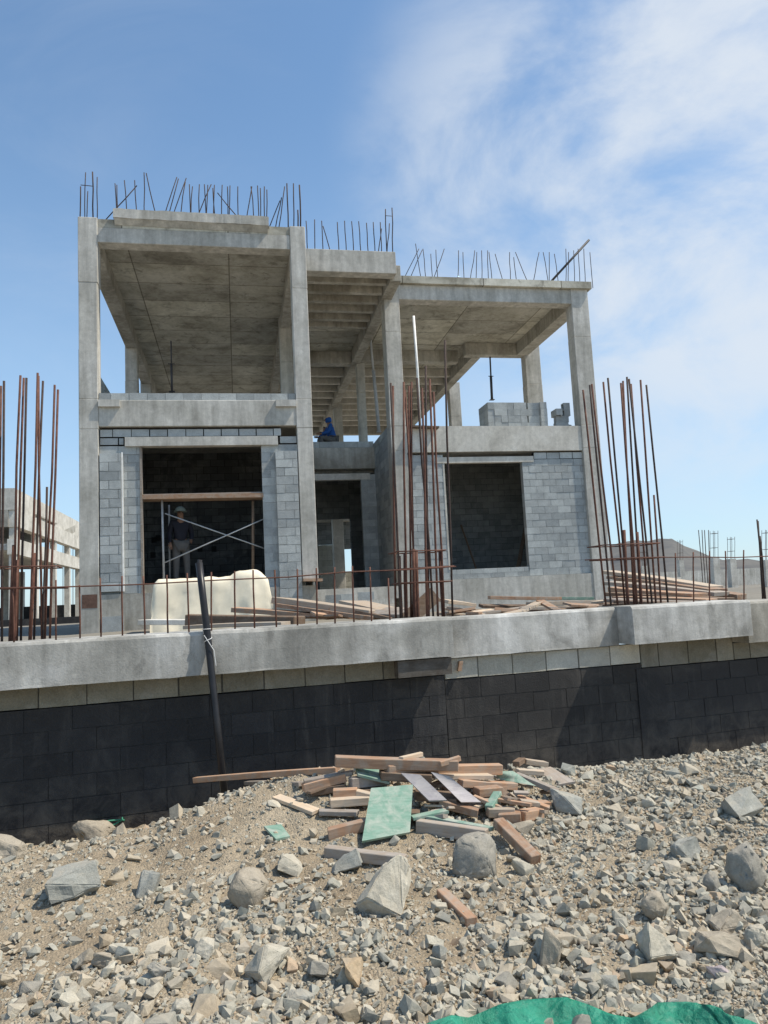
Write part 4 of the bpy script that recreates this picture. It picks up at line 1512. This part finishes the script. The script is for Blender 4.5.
MB().box(cx - .3, cx + .03, 60.6, 62.2, 5.9, 7.2).build('brick_patch', M['brown_patch'], nb)
for u in (63, 67, 70, 73):
    a, b = atY(u, 540, 74), atY(u, 636, 74)
    MB().tube([a, b], .03, 5).build('rebar', M['rebar_dark'], nb)
o = MB().wbox(-40, -2.0, 40, 40.3, -.42, -.1).build('boundary_wall', M['black'], origin=W(-20, 40, -.4))
tag(o, 'low dark boundary wall in front of the distant house', 'wall')

# ------------------------------------------------------------------ unfinished columns and low walls at the right
cols = [(680, 540, 560, 588, 60, 'far grey column stub with bars in front of the hill, left of its row'),
        (714, 531, 557, 590, 42, 'pale column stub with a tall bar cage, taller left one of the middle pair'),
        (731, 537, 559, 590, 45, 'pale column stub with bar cage, shorter right one of the middle pair'),
        (766, 530, 560, 592, 40, 'pale column stub with bar cage at the right picture edge'),
        (643, 551, 566, 592, 52, 'far pale column stub just behind the right rebar cage')]
for u, v0, v1, v2, Y, lab in cols:
    b = atY(u + 3, v2 + 6, Y)
    t1_, t0_ = atY(u, v1, Y), atY(u, v0, Y)
    th = thing('column_stub', lab, 'column', (b.x, Y, ZSITE), 'unfinished column stubs on the far plot')
    w = .22
    MB().hexa([(b.x - w, Y - w, ZSITE), (b.x + w, Y - w, ZSITE), (b.x + w, Y + w, ZSITE), (b.x - w, Y + w, ZSITE),
               (t1_.x - w, Y - w, t1_.z), (t1_.x + w, Y - w, t1_.z), (t1_.x + w, Y + w, t1_.z), (t1_.x - w, Y + w, t1_.z)]).build('shaft', M['conc_pale'], th)
    for i, j in ((-1, -1), (1, -1), (1, 1), (-1, 1)):
        rebar((t0_.x + i * .16, Y + j * .16, t0_.z), (t1_.x + i * .16, Y + j * .16, t1_.z - .1), .014, th, 'rebar_dark', .01)
    for s in (.35, .9):
        c = t1_.lerp(t0_, s)
        MB().tube([c + Vector((i * .17, j * .17, 0)) for i, j in ((-1, -1), (1, -1), (1, 1), (-1, 1), (-1, -1))], .011, 5).build('stirrup', M['rebar_dark'], th)
th = thing('rebar_cluster', 'four thin dark bars standing together left of the middle column stubs', 'rebar', atY(705, 592, 24) - Vector((0, 0, .1)), 'loose starter bars on the far plot')
for u0, u1 in ((698.5, 704), (702, 706), (704.5, 708.5), (708.5, 711)):
    rebar(atY(u0, 530, 24), atY(u1, 596, 24), .014, th, 'rebar_dark', .004)
th = thing('rebar_cluster', 'dark leaning bar bundle near the right picture edge behind the wall', 'rebar', atY(764, 600, 12) - Vector((0, 0, .1)), 'loose starter bars on the far plot')
for u0, v0, u1 in ((757, 519.5, 765), (758, 521, 763), (760, 536, 766)):
    rebar(atY(u0, v0, 12), atY(u1, 604, 12), .014, th, 'rebar_dark', .006)
for n, (t0, t1, N, z1, mat, lab) in enumerate(((16, 60, 62, 1.2, 'conc', 'long low grey boundary wall on the far plot below the hill'), (12, 26, 33, .35, 'conc_pale', 'nearer low pale footing wall behind the right timber stack'))):
    o = MB().wbox(t0, t1, N, N + .3, ZSITE, z1).build('boundary_wall', M[mat], origin=W(t0, N, ZSITE))
    tag(o, lab, 'wall')

# ------------------------------------------------------------------ black pole leaning on the wall
pb = ground_at(222, 773)
tnb = tn(pb)
pb = atN(222, 771, WN - .35)
pt = atN(199, 563, WN + .03)
pm = atN(209.0, 648, WN - .05)
pl = thing('black_pipe', 'black plastic pipe with a tied wire leaning against the coping of the retaining wall', 'pipe', pb)
pth = [pb + (pb - pt) * .12, pb.lerp(pm, .5), pm, pm.lerp(pt, .5), pt]
MB().tube(pth, .032, 14, r1=.033).build('tube', M['black_pipe'], pl, smooth=True)
MB().tube([pt + Vector((0, 0, -.02)), pt + Vector((.01, 0, .03))], .022, 8).build('core_pipe', M['steel_dark'], pl)
wp_ = []
for i in range(30):
    s = i / 29
    c = pm.lerp(pt, .02 + .22 * s) if i < 20 else pm.lerp(pt, .22)
    an = s * 14
    wp_.append(c + Vector((math.cos(an) * .036, math.sin(an) * .036, 0)))
MB().tube(wp_, .004, 5).build('wire', M['wire'], pl)
MB().tube([pm + Vector((-.04, -.045, .12)), pm + Vector((.045, -.048, -.02)), pm + Vector((.06, -.05, -.16))], .004, 5).build('wire', M['wire'], pl)

# ------------------------------------------------------------------ rubble: big stones


def hull_mesh(name, sc, npts=16, rough=.0, seed=0, sub=0, bev=.0, shear=0.0, boxy=False):
    r = np.random.default_rng(seed)
    bm = bmesh.new()
    for _ in range(npts):
        d = r.normal(size=3)
        d /= np.linalg.norm(d)
        d *= r.uniform(.68, 1.1) if npts < 12 else r.uniform(.84, 1.04)
        d[0] += shear * d[2] * (1 if seed % 2 else -1)
        d[1] += shear * .6 * d[0] * (1 if seed % 3 else -1)
        bm.verts.new((d[0] * sc[0], d[1] * sc[1], d[2] * sc[2]))
    if boxy:
        bmesh.ops.delete(bm, geom=list(bm.verts), context='VERTS')
        for i in range(8):
            d = np.array([1 if i & 1 else -1, 1 if i & 2 else -1, 1 if i & 4 else -1]) * .78 + r.uniform(-.52, .26, 3) * np.array([1 if i & 1 else -1, 1 if i & 2 else -1, 1 if i & 4 else -1])
            bm.verts.new((d[0] * sc[0], d[1] * sc[1], d[2] * sc[2]))
        for _ in range(4):
            d = r.normal(size=3)
            d /= np.linalg.norm(d)
            bm.verts.new((d[0] * sc[0] * 1.02, d[1] * sc[1] * 1.02, d[2] * sc[2] * 1.02))
    res = bmesh.ops.convex_hull(bm, input=bm.verts)
    bmesh.ops.delete(bm, geom=[g for g in res['geom_interior'] if isinstance(g, bmesh.types.BMVert)], context='VERTS')
    bmesh.ops.dissolve_limit(bm, angle_limit=.18, verts=bm.verts, edges=bm.edges)
    if bev:
        bmesh.ops.bevel(bm, geom=list(bm.edges), offset=bev, segments=2, affect='EDGES', clamp_overlap=True)
    if sub:
        bmesh.ops.triangulate(bm, faces=bm.faces)
        for _ in range(sub):
            bmesh.ops.subdivide_edges(bm, edges=[e for e in bm.edges if e.calc_length() > min(sc) * .12], cuts=1, use_grid_fill=True)
            bmesh.ops.triangulate(bm, faces=bm.faces)
        if rough:
            bm.normal_update()
            for v in bm.verts:
                v.co += v.normal * rough * (mnoise.fractal(v.co * (2.2 / max(sc)) + Vector((seed, 0, 0)), .8, 2.2, 4))
    me = bpy.data.meshes.new(name)
    bm.to_mesh(me)
    bm.free()
    return me


BIG = [  # u, v centre, w px, h px, kind, tilt, label
    (394, 893, 52, 62, 'pale', .35, 'large pale flat faced slab of rock tilted below the wood pile'),
    (482, 862, 52, 50, 'grey', .1, 'large rounded grey boulder under the leaning timber at the right of the pile'),
    (250, 894, 40, 42, 'tan', -.2, 'smooth tan boulder in the left middle of the rubble'),
    (70, 886, 50, 40, 'blue', .15, 'sharp edged blue grey block of rock in the left rubble'),
    (91, 813, 42, 30, 'tan', .0, 'big rounded tan boulder against the black wall at the left'),
    (53, 827, 32, 22, 'pale', .2, 'pale rounded boulder left of the big tan boulder'),
    (8, 850, 34, 28, 'tan', -.1, 'tan boulder cut by the left picture edge'),
    (268, 968, 30, 44, 'pale', .3, 'pale knobbly rock near the bottom, left of the middle'),
    (356, 977, 30, 30, 'rust', .4, 'rock with a bright orange broken face near the bottom'),
    (757, 874, 42, 52, 'grey', .2, 'large smooth grey rock cut by the right picture edge'),
    (573, 807, 40, 24, 'blue', 0, 'dark grey angular rock at the right end of the wood pile'),
    (662, 948, 34, 40, 'pale', .2, 'pale blue grey rock with a broken top in the lower right rubble'),
    (728, 953, 50, 26, 'tan', -.1, 'flat tan wedge shaped rock in the lower right rubble'),
    (688, 851, 30, 22, 'blue', .0, 'flat grey rock with a shaded right side in the right rubble'),
    (743, 809, 46, 30, 'blue', .1, 'broad jagged grey rock high at the right near the wall'),
    (555, 955, 24, 46, 'tan', .5, 'tall narrow tan rock standing in the lower middle rubble'),
    (659, 912, 28, 28, 'tan', 0, 'round brownish grey stone in the right rubble'),
    (730, 925, 30, 36, 'tan', .4, 'long tan splinter of rock above the flat wedge rock'),
    (763, 943, 30, 26, 'pale', 0, 'pale grey rock at the right edge below the large smooth rock'),
    (690, 962, 24, 18, 'grey', 0, 'squarish grey stone beside the pale broken topped rock'),
    (724, 974, 24, 14, 'pink', 0, 'pinkish stone near the bottom right corner'),
    (206, 950, 24, 22, 'pale', 0, 'pale cube like stone left of the knobbly rock'),
    (160, 973, 24, 20, 'grey', .2, 'grey three cornered stone in the lower left rubble'),
    (82, 964, 26, 16, 'tan', 0, 'flat tan stone, left of a close pair at lower left'),
    (104, 963, 24, 16, 'tan', 0, 'flat tan stone, right of a close pair at lower left'),
    (292, 868, 26, 20, 'pale', .1, 'pale blunt stone just left of the single fallen beam'),
    (352, 868, 50, 16, 'blue', -.3, 'flat bluish slab lying under the single fallen beam'),
    (150, 884, 20, 34, 'blue', .5, 'thin upright grey splinter in the left rubble'),
    (320, 972, 22, 18, 'grey', .3, 'slate grey stone left of the orange faced rock'),
    (682, 840, 14, 10, 'pale', 0, 'small flat stone resting above the flat grey rock'),
    (651, 805, 15, 14, 'pale', 0, 'round pale whitish stone high in the right rubble'),
    (676, 870, 20, 18, 'pale', 0, 'pale blunt stone under the flat grey rock at right'),
    (716, 887, 18, 22, 'grey', .2, 'grey pointed stone left of the large smooth grey rock'),
    (702, 838, 16, 14, 'tan', 0, 'tan stone beside the jagged grey rock at the right'),
    (300, 999, 26, 18, 'blue', .1, 'bluish stone at the bottom, right of the dark gravel'),
    (30, 990, 22, 18, 'grey', .1, 'grey stone in the bottom left corner'),
    (180, 1010, 24, 16, 'pale', .1, 'pale stone at the bottom edge, left of the dark gravel'),
    (112, 1006, 20, 14, 'tan', .0, 'tan stone at the bottom edge near the left corner'),
    (440, 955, 16, 16, 'blue', .0, 'small bluish stone below the fallen orange offcut'),
    (20, 1008, 20, 18, 'tan', .1, 'light brown stone at the extreme bottom left'),
    (510, 985, 22, 16, 'grey', .1, 'grey stone just above the green tarp'),
    (610, 985, 20, 16, 'blue', .1, 'blue grey stone just above the middle of the tarp'),
]
occupied = []
for i, (u, v, w, h, kind, tilt, lab) in enumerate(BIG):
    p = ground_at(u, v + h * .32)
    d = p.dot(FW)
    rounded = 'round' in lab or 'smooth' in lab
    rx, rz_ = w / FPX * d / 2, h / FPX * d / 2
    sc = (rx * (1.08 if rounded else 1.06), max(rx, rz_) * (.85 if rounded else .8), rz_ * (1.15 if rounded else 1.06))
    me = hull_mesh('rock', sc, 34 if rounded else 13, rough=min(sc) * (.10 if rounded else .13), seed=240 + i, boxy=not rounded, sub=2 if w > 22 else 1, bev=min(sc) * (.14 if rounded else .05), shear=0)
    if rounded: me.polygons.foreach_set('use_smooth', [True] * len(me.polygons))
    me.materials.append(ROCK[kind])
    o = bpy.data.objects.new('rock', me)
    C.objects.link(o)
    t_, n_ = tn(p)
    o.location = W(t_, n_ + sc[1] * .5, gz(t_, n_ + sc[1] * .5) + sc[2] * (.5 if rounded else .42))
    o.rotation_euler = ((random.uniform(-.3, .1), tilt, WA + random.uniform(-.25, .25)) if rounded else
                        (random.uniform(-.65, -.15), tilt + random.choice((-1, 1)) * random.uniform(.1, .4), WA + random.uniform(-.6, .6)))
    tag(o, lab, 'rock')
    occupied.append((t_, n_, rx))

# middling stones, each one an object
mids = [hull_mesh('stone', (1, rng.uniform(.65, .95), rng.uniform(.45, .8)), 12, rough=.07, seed=500 + i, sub=1, bev=.03, boxy=True) for i in range(26)]
for me in mids: me.materials.append(M['stone'])


def density(t, n):
    """how stony the ground is, from 0 (bare dirt) to 1"""
    d = .66 + .9 * fbm(t, n, .75, 12.3, 3)
    d -= 1.0 * math.exp(-((t - .85) / .75) ** 2 - ((n - 5.6) / .75) ** 2)
    d -= .35 * math.exp(-((t + .2) / .5) ** 2 - ((n - 4.9) / .5) ** 2)
    d += .3 * math.exp(-((t - .8) / .9) ** 2 - ((n - 3.6) / .8) ** 2)
    d += .25 if t > 2.4 else 0
    return min(max(d, .10), 1)


cnt = 0
while cnt < 258:
    n = 2.6 + 4.6 * random.random() ** 1.0
    t = -.35 * n + 1.25 * n * random.random() * .92 - .1
    if random.random() > density(t, n): continue
    r = .030 + .040 * random.random() ** 1.8
    if any((t - a) ** 2 + (n - b) ** 2 < (r + c * .8) ** 2 for a, b, c in occupied): continue
    if 5.35 < n < 6.9 and .9 < t < 3.1: continue
    occupied.append((t, n, r))
    o = bpy.data.objects.new('stone', random.choice(mids))
    C.objects.link(o)
    o.location = W(t, n, gz(t, n) + r * random.uniform(.05, .4))
    o.scale = (r * random.uniform(.9, 1.25), r * random.uniform(.9, 1.2), r * random.uniform(.8, 1.1))
    o.rotation_euler = (random.gauss(0, .35), random.gauss(0, .35), random.uniform(0, 6.28))
    tag(o, 'fist sized angular stone lying loose among the smaller gravel', 'stone', 'fist sized stones strewn over the rubble')
    cnt += 1

# gravel: one mesh of thousands of small stones
tmpl = []
for i in range(36):
    me = hull_mesh('t', (1, rng.uniform(.6, .95), rng.uniform(.5, .85)), 10, seed=900 + i, boxy=True)
    bm = bmesh.new()
    bm.from_mesh(me)
    bmesh.ops.triangulate(bm, faces=bm.faces)
    bm.verts.index_update()
    tmpl.append((np.array([v.co[:] for v in bm.verts]), np.array([[v.index for v in f.verts] for f in bm.faces])))
    bm.free()
    bpy.data.meshes.remove(me)
VV, FF, TT = [], [], []
off = 0
POP = ((28000, .0036, .0085), (30000, .008, .017), (10500, .014, .038))
jobs = [(i, r0, r1) for i, (cnt_, r0, r1) in enumerate(POP) for _ in range(cnt_)]
made = 0
while made < len(jobs):
    n = 2.35 + 5.2 * random.random()
    t = -.42 * n + 1.36 * n * random.random()
    dn = density(t, n)
    pop, r0, r1 = jobs[made]
    clump = min(1, max(0, .5 + 1.3 * fbm(t, n, 2.3, 40 + pop, 3)))
    if random.random() > (dn + .1, dn * clump * 1.2 + .10, dn * (.12 + .88 * clump) + .05)[pop]: continue
    r = r0 + (r1 - r0) * random.random() ** 1.6
    P, F = tmpl[random.randrange(36)]
    a = rng.normal(0, .6, 2)
    g = random.uniform(0, 6.283)
    Rm = np.array(Matrix.Rotation(g, 3, 'Z') @ Matrix.Rotation(a[0], 3, 'X') @ Matrix.Rotation(a[1], 3, 'Y'))
    z = gfine(t, n) + r * (random.uniform(-.2, .7) if pop == 2 else random.uniform(-.25, .45))
    c = W(t, n, z)
    VV.append((P * r * rng.uniform(.8, 1.25, 3)) @ Rm.T + np.array(c[:]))
    FF.append(F + off)
    dk = math.exp(-((t + .35) / .22) ** 2 - ((n - 3.35) / .2) ** 2)
    TT.append(np.full(len(F), random.random() * (.12 if random.random() < dk * 1.3 else 1)))
    off += len(P)
    made += 1
V_, F_, T_ = np.concatenate(VV), np.concatenate(FF), np.concatenate(TT)
me = bpy.data.meshes.new('gravel')
me.vertices.add(len(V_))
me.vertices.foreach_set('co', V_.astype(np.float32).ravel())
me.loops.add(F_.size)
me.loops.foreach_set('vertex_index', F_.astype(np.int32).ravel())
me.polygons.add(len(F_))
me.polygons.foreach_set('loop_start', np.arange(0, F_.size, 3, dtype=np.int32))
me.update(calc_edges=True)
me.polygons.foreach_set('use_smooth', np.zeros(len(F_), dtype=bool))
at_ = me.attributes.new('tint', 'FLOAT', 'FACE')
at_.data.foreach_set('value', T_.astype(np.float32))
me.materials.append(M['gravel'])
o = bpy.data.objects.new('gravel', me)
C.objects.link(o)
tag(o, 'loose grey and tan gravel strewn over the rubble bank', 'gravel', kind='stuff')

# ------------------------------------------------------------------ wood pile on the rubble


def wp(u0, v0, h0, u1, v1, h1, w, h, mat, label, roll=0.0, name='wooden_offcut', cat='offcut', dn=0.0):
    """a piece whose two ends lie at pixels, each raised h above the ground under it"""
    def hit(u, v, hh):
        n = 3.0
        while n < 7.2:
            p = atN(u, v, n)
            t, nn = tn(p)
            if p.z <= gz(t, nn) + hh: return p
            n += .01
        return atN(u, v, 7.0)
    return plank3(hit(u0, v0, h0), hit(u1, v1, h1), w, h, mat, label, name, cat, None, roll)


wp(195, 780, .03, 338, 770, .10, .05, .045, 'wood', 'long thin orange batten reaching left from the pile to the black pipe', name='wooden_batten', cat='batten')
wp(335, 761, .24, 458, 765, .26, .09, .075, 'wood', 'long light orange beam along the back top of the pile', name='wooden_beam', cat='beam')
wp(386, 770, .22, 501, 769, .22, .08, .075, 'wood', 'long brown faced beam in front of the light orange top beam', name='wooden_beam', cat='beam')
wp(339, 773, .13, 364, 758, .22, .03, .03, 'wood_pale', 'thin pale stick slanting up over the left of the pile', name='wooden_stick', cat='stick')
wp(356, 770, .17, 388, 778, .15, .16, .02, 'ply_green', 'small green panel piece at the upper left of the pile', .2, 'plywood_sheet', 'board')
wp(350, 783, .11, 389, 779, .12, .07, .075, 'wood_grey', 'grey block of timber below the small green panel')
wp(333, 793, .08, 357, 792, .09, .07, .055, 'wood', 'short orange offcut left of the large green panel, upper')
wp(356, 793, .08, 372, 797, .08, .06, .05, 'wood_pale', 'short pale offcut touching the upper left edge of the green panel')
wp(330, 803, .06, 370, 800, .07, .07, .055, 'wood_pale', 'pale brown offcut left of the large green panel, middle')
wp(319, 812, .03, 358, 813, .03, .07, .03, 'wood_grey', 'grey flat offcut on the dirt left of the large green panel')
wp(328, 834, .03, 368, 824, .05, .07, .07, 'wood', 'orange block of timber half under the lower left of the green panel')
wp(276, 797, .02, 316, 812, .02, .09, .025, 'wood_pale', 'pale flat board lying apart at the left of the pile')
wp(303, 788, .07, 346, 777, .12, .07, .06, 'wood', 'orange timber end at the left of the pile')
wp(304, 782, .10, 353, 772, .14, .08, .03, 'wood_grey', 'grey board over the left end of the pile')
wp(247, 783, .02, 302, 784, .04, .06, .03, 'wood_grey', 'grey batten lying flat at the far left of the pile')
wp(312, 792, .03, 345, 787, .06, .06, .05, 'wood_dark', 'dark offcut in the shade at the left of the pile')
wp(326, 851, .03, 405, 861, .03, .065, .065, 'wood_grey', 'single fallen beam with an orange cut end, below the large green panel', name='wooden_beam', cat='beam')
wp(441, 893, .02, 472, 923, .02, .06, .055, 'wood', 'orange offcut lying alone in the rubble below the pile')
wp(498, 822, .10, 536, 860, .03, .075, .06, 'wood', 'brown timber leaning down over the grey boulder at the right', name='wooden_beam', cat='beam')
wp(418, 826, .03, 487, 836, .03, .06, .085, 'wood_grey', 'long dark grey beam end low in the front of the pile', name='wooden_beam', cat='beam')
wp(428, 817, .06, 493, 829, .06, .05, .02, 'ply_green', 'thin green strip over the long dark grey beam', name='green_strip', cat='strip')
wp(412, 818, .07, 446, 811, .09, .07, .02, 'ply_green', 'pale green slat right of the large green panel', name='green_strip', cat='strip')
wp(440, 803, .08, 478, 813, .07, .06, .05, 'wood', 'orange brown offcut under the right violet panel')
wp(499, 818, .04, 521, 817, .04, .09, .07, 'wood', 'orange block at the right front of the pile, left of two')
wp(520, 816, .04, 540, 813, .04, .09, .07, 'wood', 'orange block at the right front of the pile, right of two')
wp(487, 812, .06, 515, 812, .06, .08, .06, 'wood_pale', 'pale pinkish block behind the two orange blocks')
wp(517, 798, .06, 549, 810, .04, .06, .05, 'wood', 'orange plank at the right of the pile beside the dark rock')
wp(489, 809, .08, 498, 794, .12, .06, .05, 'ply_green', 'greenish block at the right of the violet panels')
wp(502, 790, .10, 512, 804, .07, .05, .03, 'wood_dark', 'small brown slat in the right middle of the pile')
wp(516, 775, .13, 558, 792, .06, .06, .04, 'wood_grey', 'long grey plank sloping down at the right of the pile')
wp(524, 761, .14, 546, 764, .13, .07, .04, 'wood_pale', 'pale plank at the upper right of the pile')
wp(517, 771, .11, 544, 773, .10, .07, .035, 'wood_pale', 'pale plank under the upper right plank')
wp(516, 764, .14, 522, 760, .15, .06, .04, 'wood_dark', 'small dark offcut at the upper right of the pile')
wp(543, 769, .08, 567, 784, .04, .14, .02, 'wood_grey', 'grey flat panel at the far right end of the pile', .1, 'plywood_sheet', 'board')
wp(440, 764, .28, 460, 758, .30, .04, .035, 'wood', 'small orange stick end on top of the pile, right of two')
wp(401, 759, .30, 422, 754, .30, .04, .03, 'wood_pale', 'small pale stick end on top of the pile, left of two')
wp(432, 776, .17, 490, 776, .17, .10, .03, 'wood_pale', 'pale board under the brown faced beam')
wp(476, 792, .12, 500, 790, .12, .10, .06, 'wood', 'orange timber between the violet panels and the green curved sheet')
wp(380, 775, .18, 432, 778, .17, .09, .06, 'wood_dark', 'dark timber in the shade behind the large green panel')
wp(415, 795, .10, 470, 798, .10, .09, .06, 'wood_dark', 'dark timber in the shade under the violet panels')
wp(440, 800, .06, 500, 803, .06, .09, .06, 'wood_grey', 'grey timber filling the lower middle of the pile')
wp(345, 796, .05, 385, 790, .06, .09, .06, 'wood_dark', 'dark timber under the top edge of the green panel')
wp(460, 783, .14, 515, 786, .13, .08, .05, 'wood', 'orange timber under the green curved sheet')
wp(372, 817, .03, 420, 815, .04, .09, .06, 'wood_dark', 'dark timber under the large green panel')


def sheet(quad, heights, th, mat, label, name='panel', cat='board', bend=0.0):
    P = []
    for (u, v), hh in zip(quad, heights):
        n = 3.0
        while n < 7.2:
            p = atN(u, v, n)
            t, nn = tn(p)
            if p.z <= gz(t, nn) + hh: break
            n += .01
        P.append(p)
    a, b, c, d = P  # far left, far right, near right, near left
    nrm = (b - a).cross(d - a)
    nrm = -nrm.normalized() if nrm.z < 0 else nrm.normalized()
    N = 8
    mb = MB()
    vs = []
    for i in range(N + 1):
        for j in range(N + 1):
            s, t = i / N, j / N
            p = a.lerp(b, s).lerp(d.lerp(c, s), t) + nrm * bend * (math.sin(math.pi * s) + .4 * math.sin(2.2 * math.pi * t))
            vs.append(p)
    k = (N + 1) ** 2
    vs += [p - nrm * th for p in vs]
    f = []
    for i in range(N):
        for j in range(N):
            q = i * (N + 1) + j
            f += [(q, q + N + 1, q + N + 2, q + 1), (k + q, k + q + 1, k + q + N + 2, k + q + N + 1)]
    rim = [i * (N + 1) for i in range(N + 1)] + [N * (N + 1) + j for j in range(1, N + 1)] + [i * (N + 1) + N for i in range(N - 1, -1, -1)] + [j for j in range(N - 1, 0, -1)]
    for x, y in zip(rim, rim[1:] + rim[:1]): f.append((x, y, k + y, k + x))
    mb.add(vs, f)
    o = mb.build(name, M[mat], origin=(a + b + c + d) / 4)
    bm = bmesh.new()
    bm.from_mesh(o.data)
    bmesh.ops.recalc_face_normals(bm, faces=bm.faces)
    bm.to_mesh(o.data)
    bm.free()
    return tag(o, label, cat)


sheet([(371, 788), (413, 784.5), (410, 832), (362, 841)], (.20, .20, .05, .05), .018, 'ply_green', 'large green painted panel leaning on the front of the wood pile', 'plywood_sheet')
sheet([(401, 773), (420, 774.5), (447, 800), (429, 800.5)], (.24, .24, .13, .13), .014, 'ply_violet', 'grey violet panel on the pile, left of two', 'plywood_sheet')
sheet([(431, 772), (449, 776), (481, 802), (461, 802)], (.24, .24, .12, .12), .014, 'ply_violet', 'grey violet panel on the pile, right of two', 'plywood_sheet')
sheet([(493, 771), (513, 771), (536, 786), (501, 780)], (.20, .20, .12, .14), .008, 'ply_green', 'bent pale green sheet at the right top of the pile', 'plywood_sheet', bend=.015)
sheet([(264, 826), (281, 824), (290, 836), (276, 839)], (.04, .04, .02, .02), .015, 'ply_green', 'small green panel scrap lying alone on the dirt at the left', 'plywood_sheet')

for i in range(34):
    u = random.gauss(455, 55)
    v = random.gauss(797, 16)
    if not (300 < u < 570 and 768 < v < 835) or (360 < u < 415 and v > 780): u, v = 470 + random.uniform(-30, 80), random.uniform(783, 815)
    an = random.gauss(0, .5)
    L = random.uniform(14, 42)
    wp(u - L / 2 * math.cos(an), v - L / 4 * math.sin(an), random.uniform(.03, .12), u + L / 2 * math.cos(an), v + L / 4 * math.sin(an), random.uniform(.03, .14),
       random.uniform(.02, .06), random.uniform(.012, .03), random.choice(('wood', 'wood_pale', 'wood_grey', 'wood_dark')), 'thin broken batten scrap lying among the boards of the wood pile', random.uniform(-.5, .5),
       'wood_scrap', 'scrap')['group'] = 'thin scraps in the wood pile'
# stones that hold the tarp down
# ------------------------------------------------------------------ green rope tangle
rp = ground_at(103, 832)
pts = []
for i in range(90):
    s = i / 89
    if s < .7:
        an = s * 46
        rr = .05 + .05 * math.sin(s * 31)
        pts.append(rp + Vector((math.cos(an) * rr * 2.0, math.sin(an) * rr, .075 + .04 * math.sin(s * 57))))
    else:
        k = (s - .7) / .3
        pts.append(rp + Vector((.08 + .18 * k, .10 * k, .09 + .16 * k - .03 * math.sin(k * 9))))
o = MB().tube(pts, .008, 5).build('rope', M['rope'], origin=rp, smooth=True)
tag(o, 'tangled green rope lying by the boulders at the left', 'rope')

# ------------------------------------------------------------------ green tarp at the bottom
prof_t = [(415, 1034), (432, 1022), (455, 1014), (472, 1017), (500, 1004), (522, 1000), (562, 998), (585, 1006), (606, 1015), (628, 1019), (645, 1010), (655, 1003), (690, 1001), (706, 1006), (722, 1014), (748, 1019), (758, 1024), (772, 1034), (800, 1050), (860, 1060)]


def tarp_edge(u):
    for (a, b), (c, d) in zip(prof_t, prof_t[1:]):
        if a <= u <= c: return b + (d - b) * (u - a) / (c - a)
    return 1030


NU, NVt = 110, 40
vs = []
for i in range(NU + 1):
    u = 415 + 440 * i / NU
    ve = tarp_edge(u)
    n = 2.2
    while n < 3.4:
        e = atN(u, ve, n)
        te, ne = tn(e)
        if e.z <= gz(te, ne) + .075: break
        n += .004
    for j in range(NVt + 1):
        s = j / NVt
        n = ne - .80 * s
        t = te - .10 * s + .02 * math.sin(9 * s + te * 5)
        rg = 1 - abs(2 * ((t * 3.6 + 1.3 * n + .5 * fbm(t, n, 1.5, 2)) % 1) - 1)
        z = gz(t, n) + .012 + .06 * rg + .055 * fbm(t, n * .8, 4.2, 4.4, 3) + .008 * fbm(t, n, 15, 1, 2) + .03 * math.exp(-(s / .15) ** 2)
        los = e.z * n / ne
        z = min(z, los - .01 * min(1, s * 12)) if j else e.z
        vs.append(W(t, n, z))
k = NVt + 1
# the far flap falls back to the ground
ff = [(i * k + j, (i + 1) * k + j, (i + 1) * k + j + 1, i * k + j + 1) for i in range(NU) for j in range(NVt)]
o0 = len(vs)
for i in range(NU + 1):
    p = vs[i * k]
    t, n = tn(p)
    vs.append(W(t + .01, n + .06 + .02 * math.sin(t * 14), gz(t, n + .06) + .004))
ff += [(o0 + i, o0 + i + 1, (i + 1) * k, i * k) for i in range(NU)]
mb = MB().add(vs, ff)
o = mb.build('tarp', M['tarp'], origin=W(1.0, 2.6, gz(1.0, 2.6)), smooth=True)
tag(o, 'crumpled bright green tarp sheet at the bottom right of the rubble', 'tarp')

print('objects', len(bpy.data.objects), 'gravel faces', len(F_))
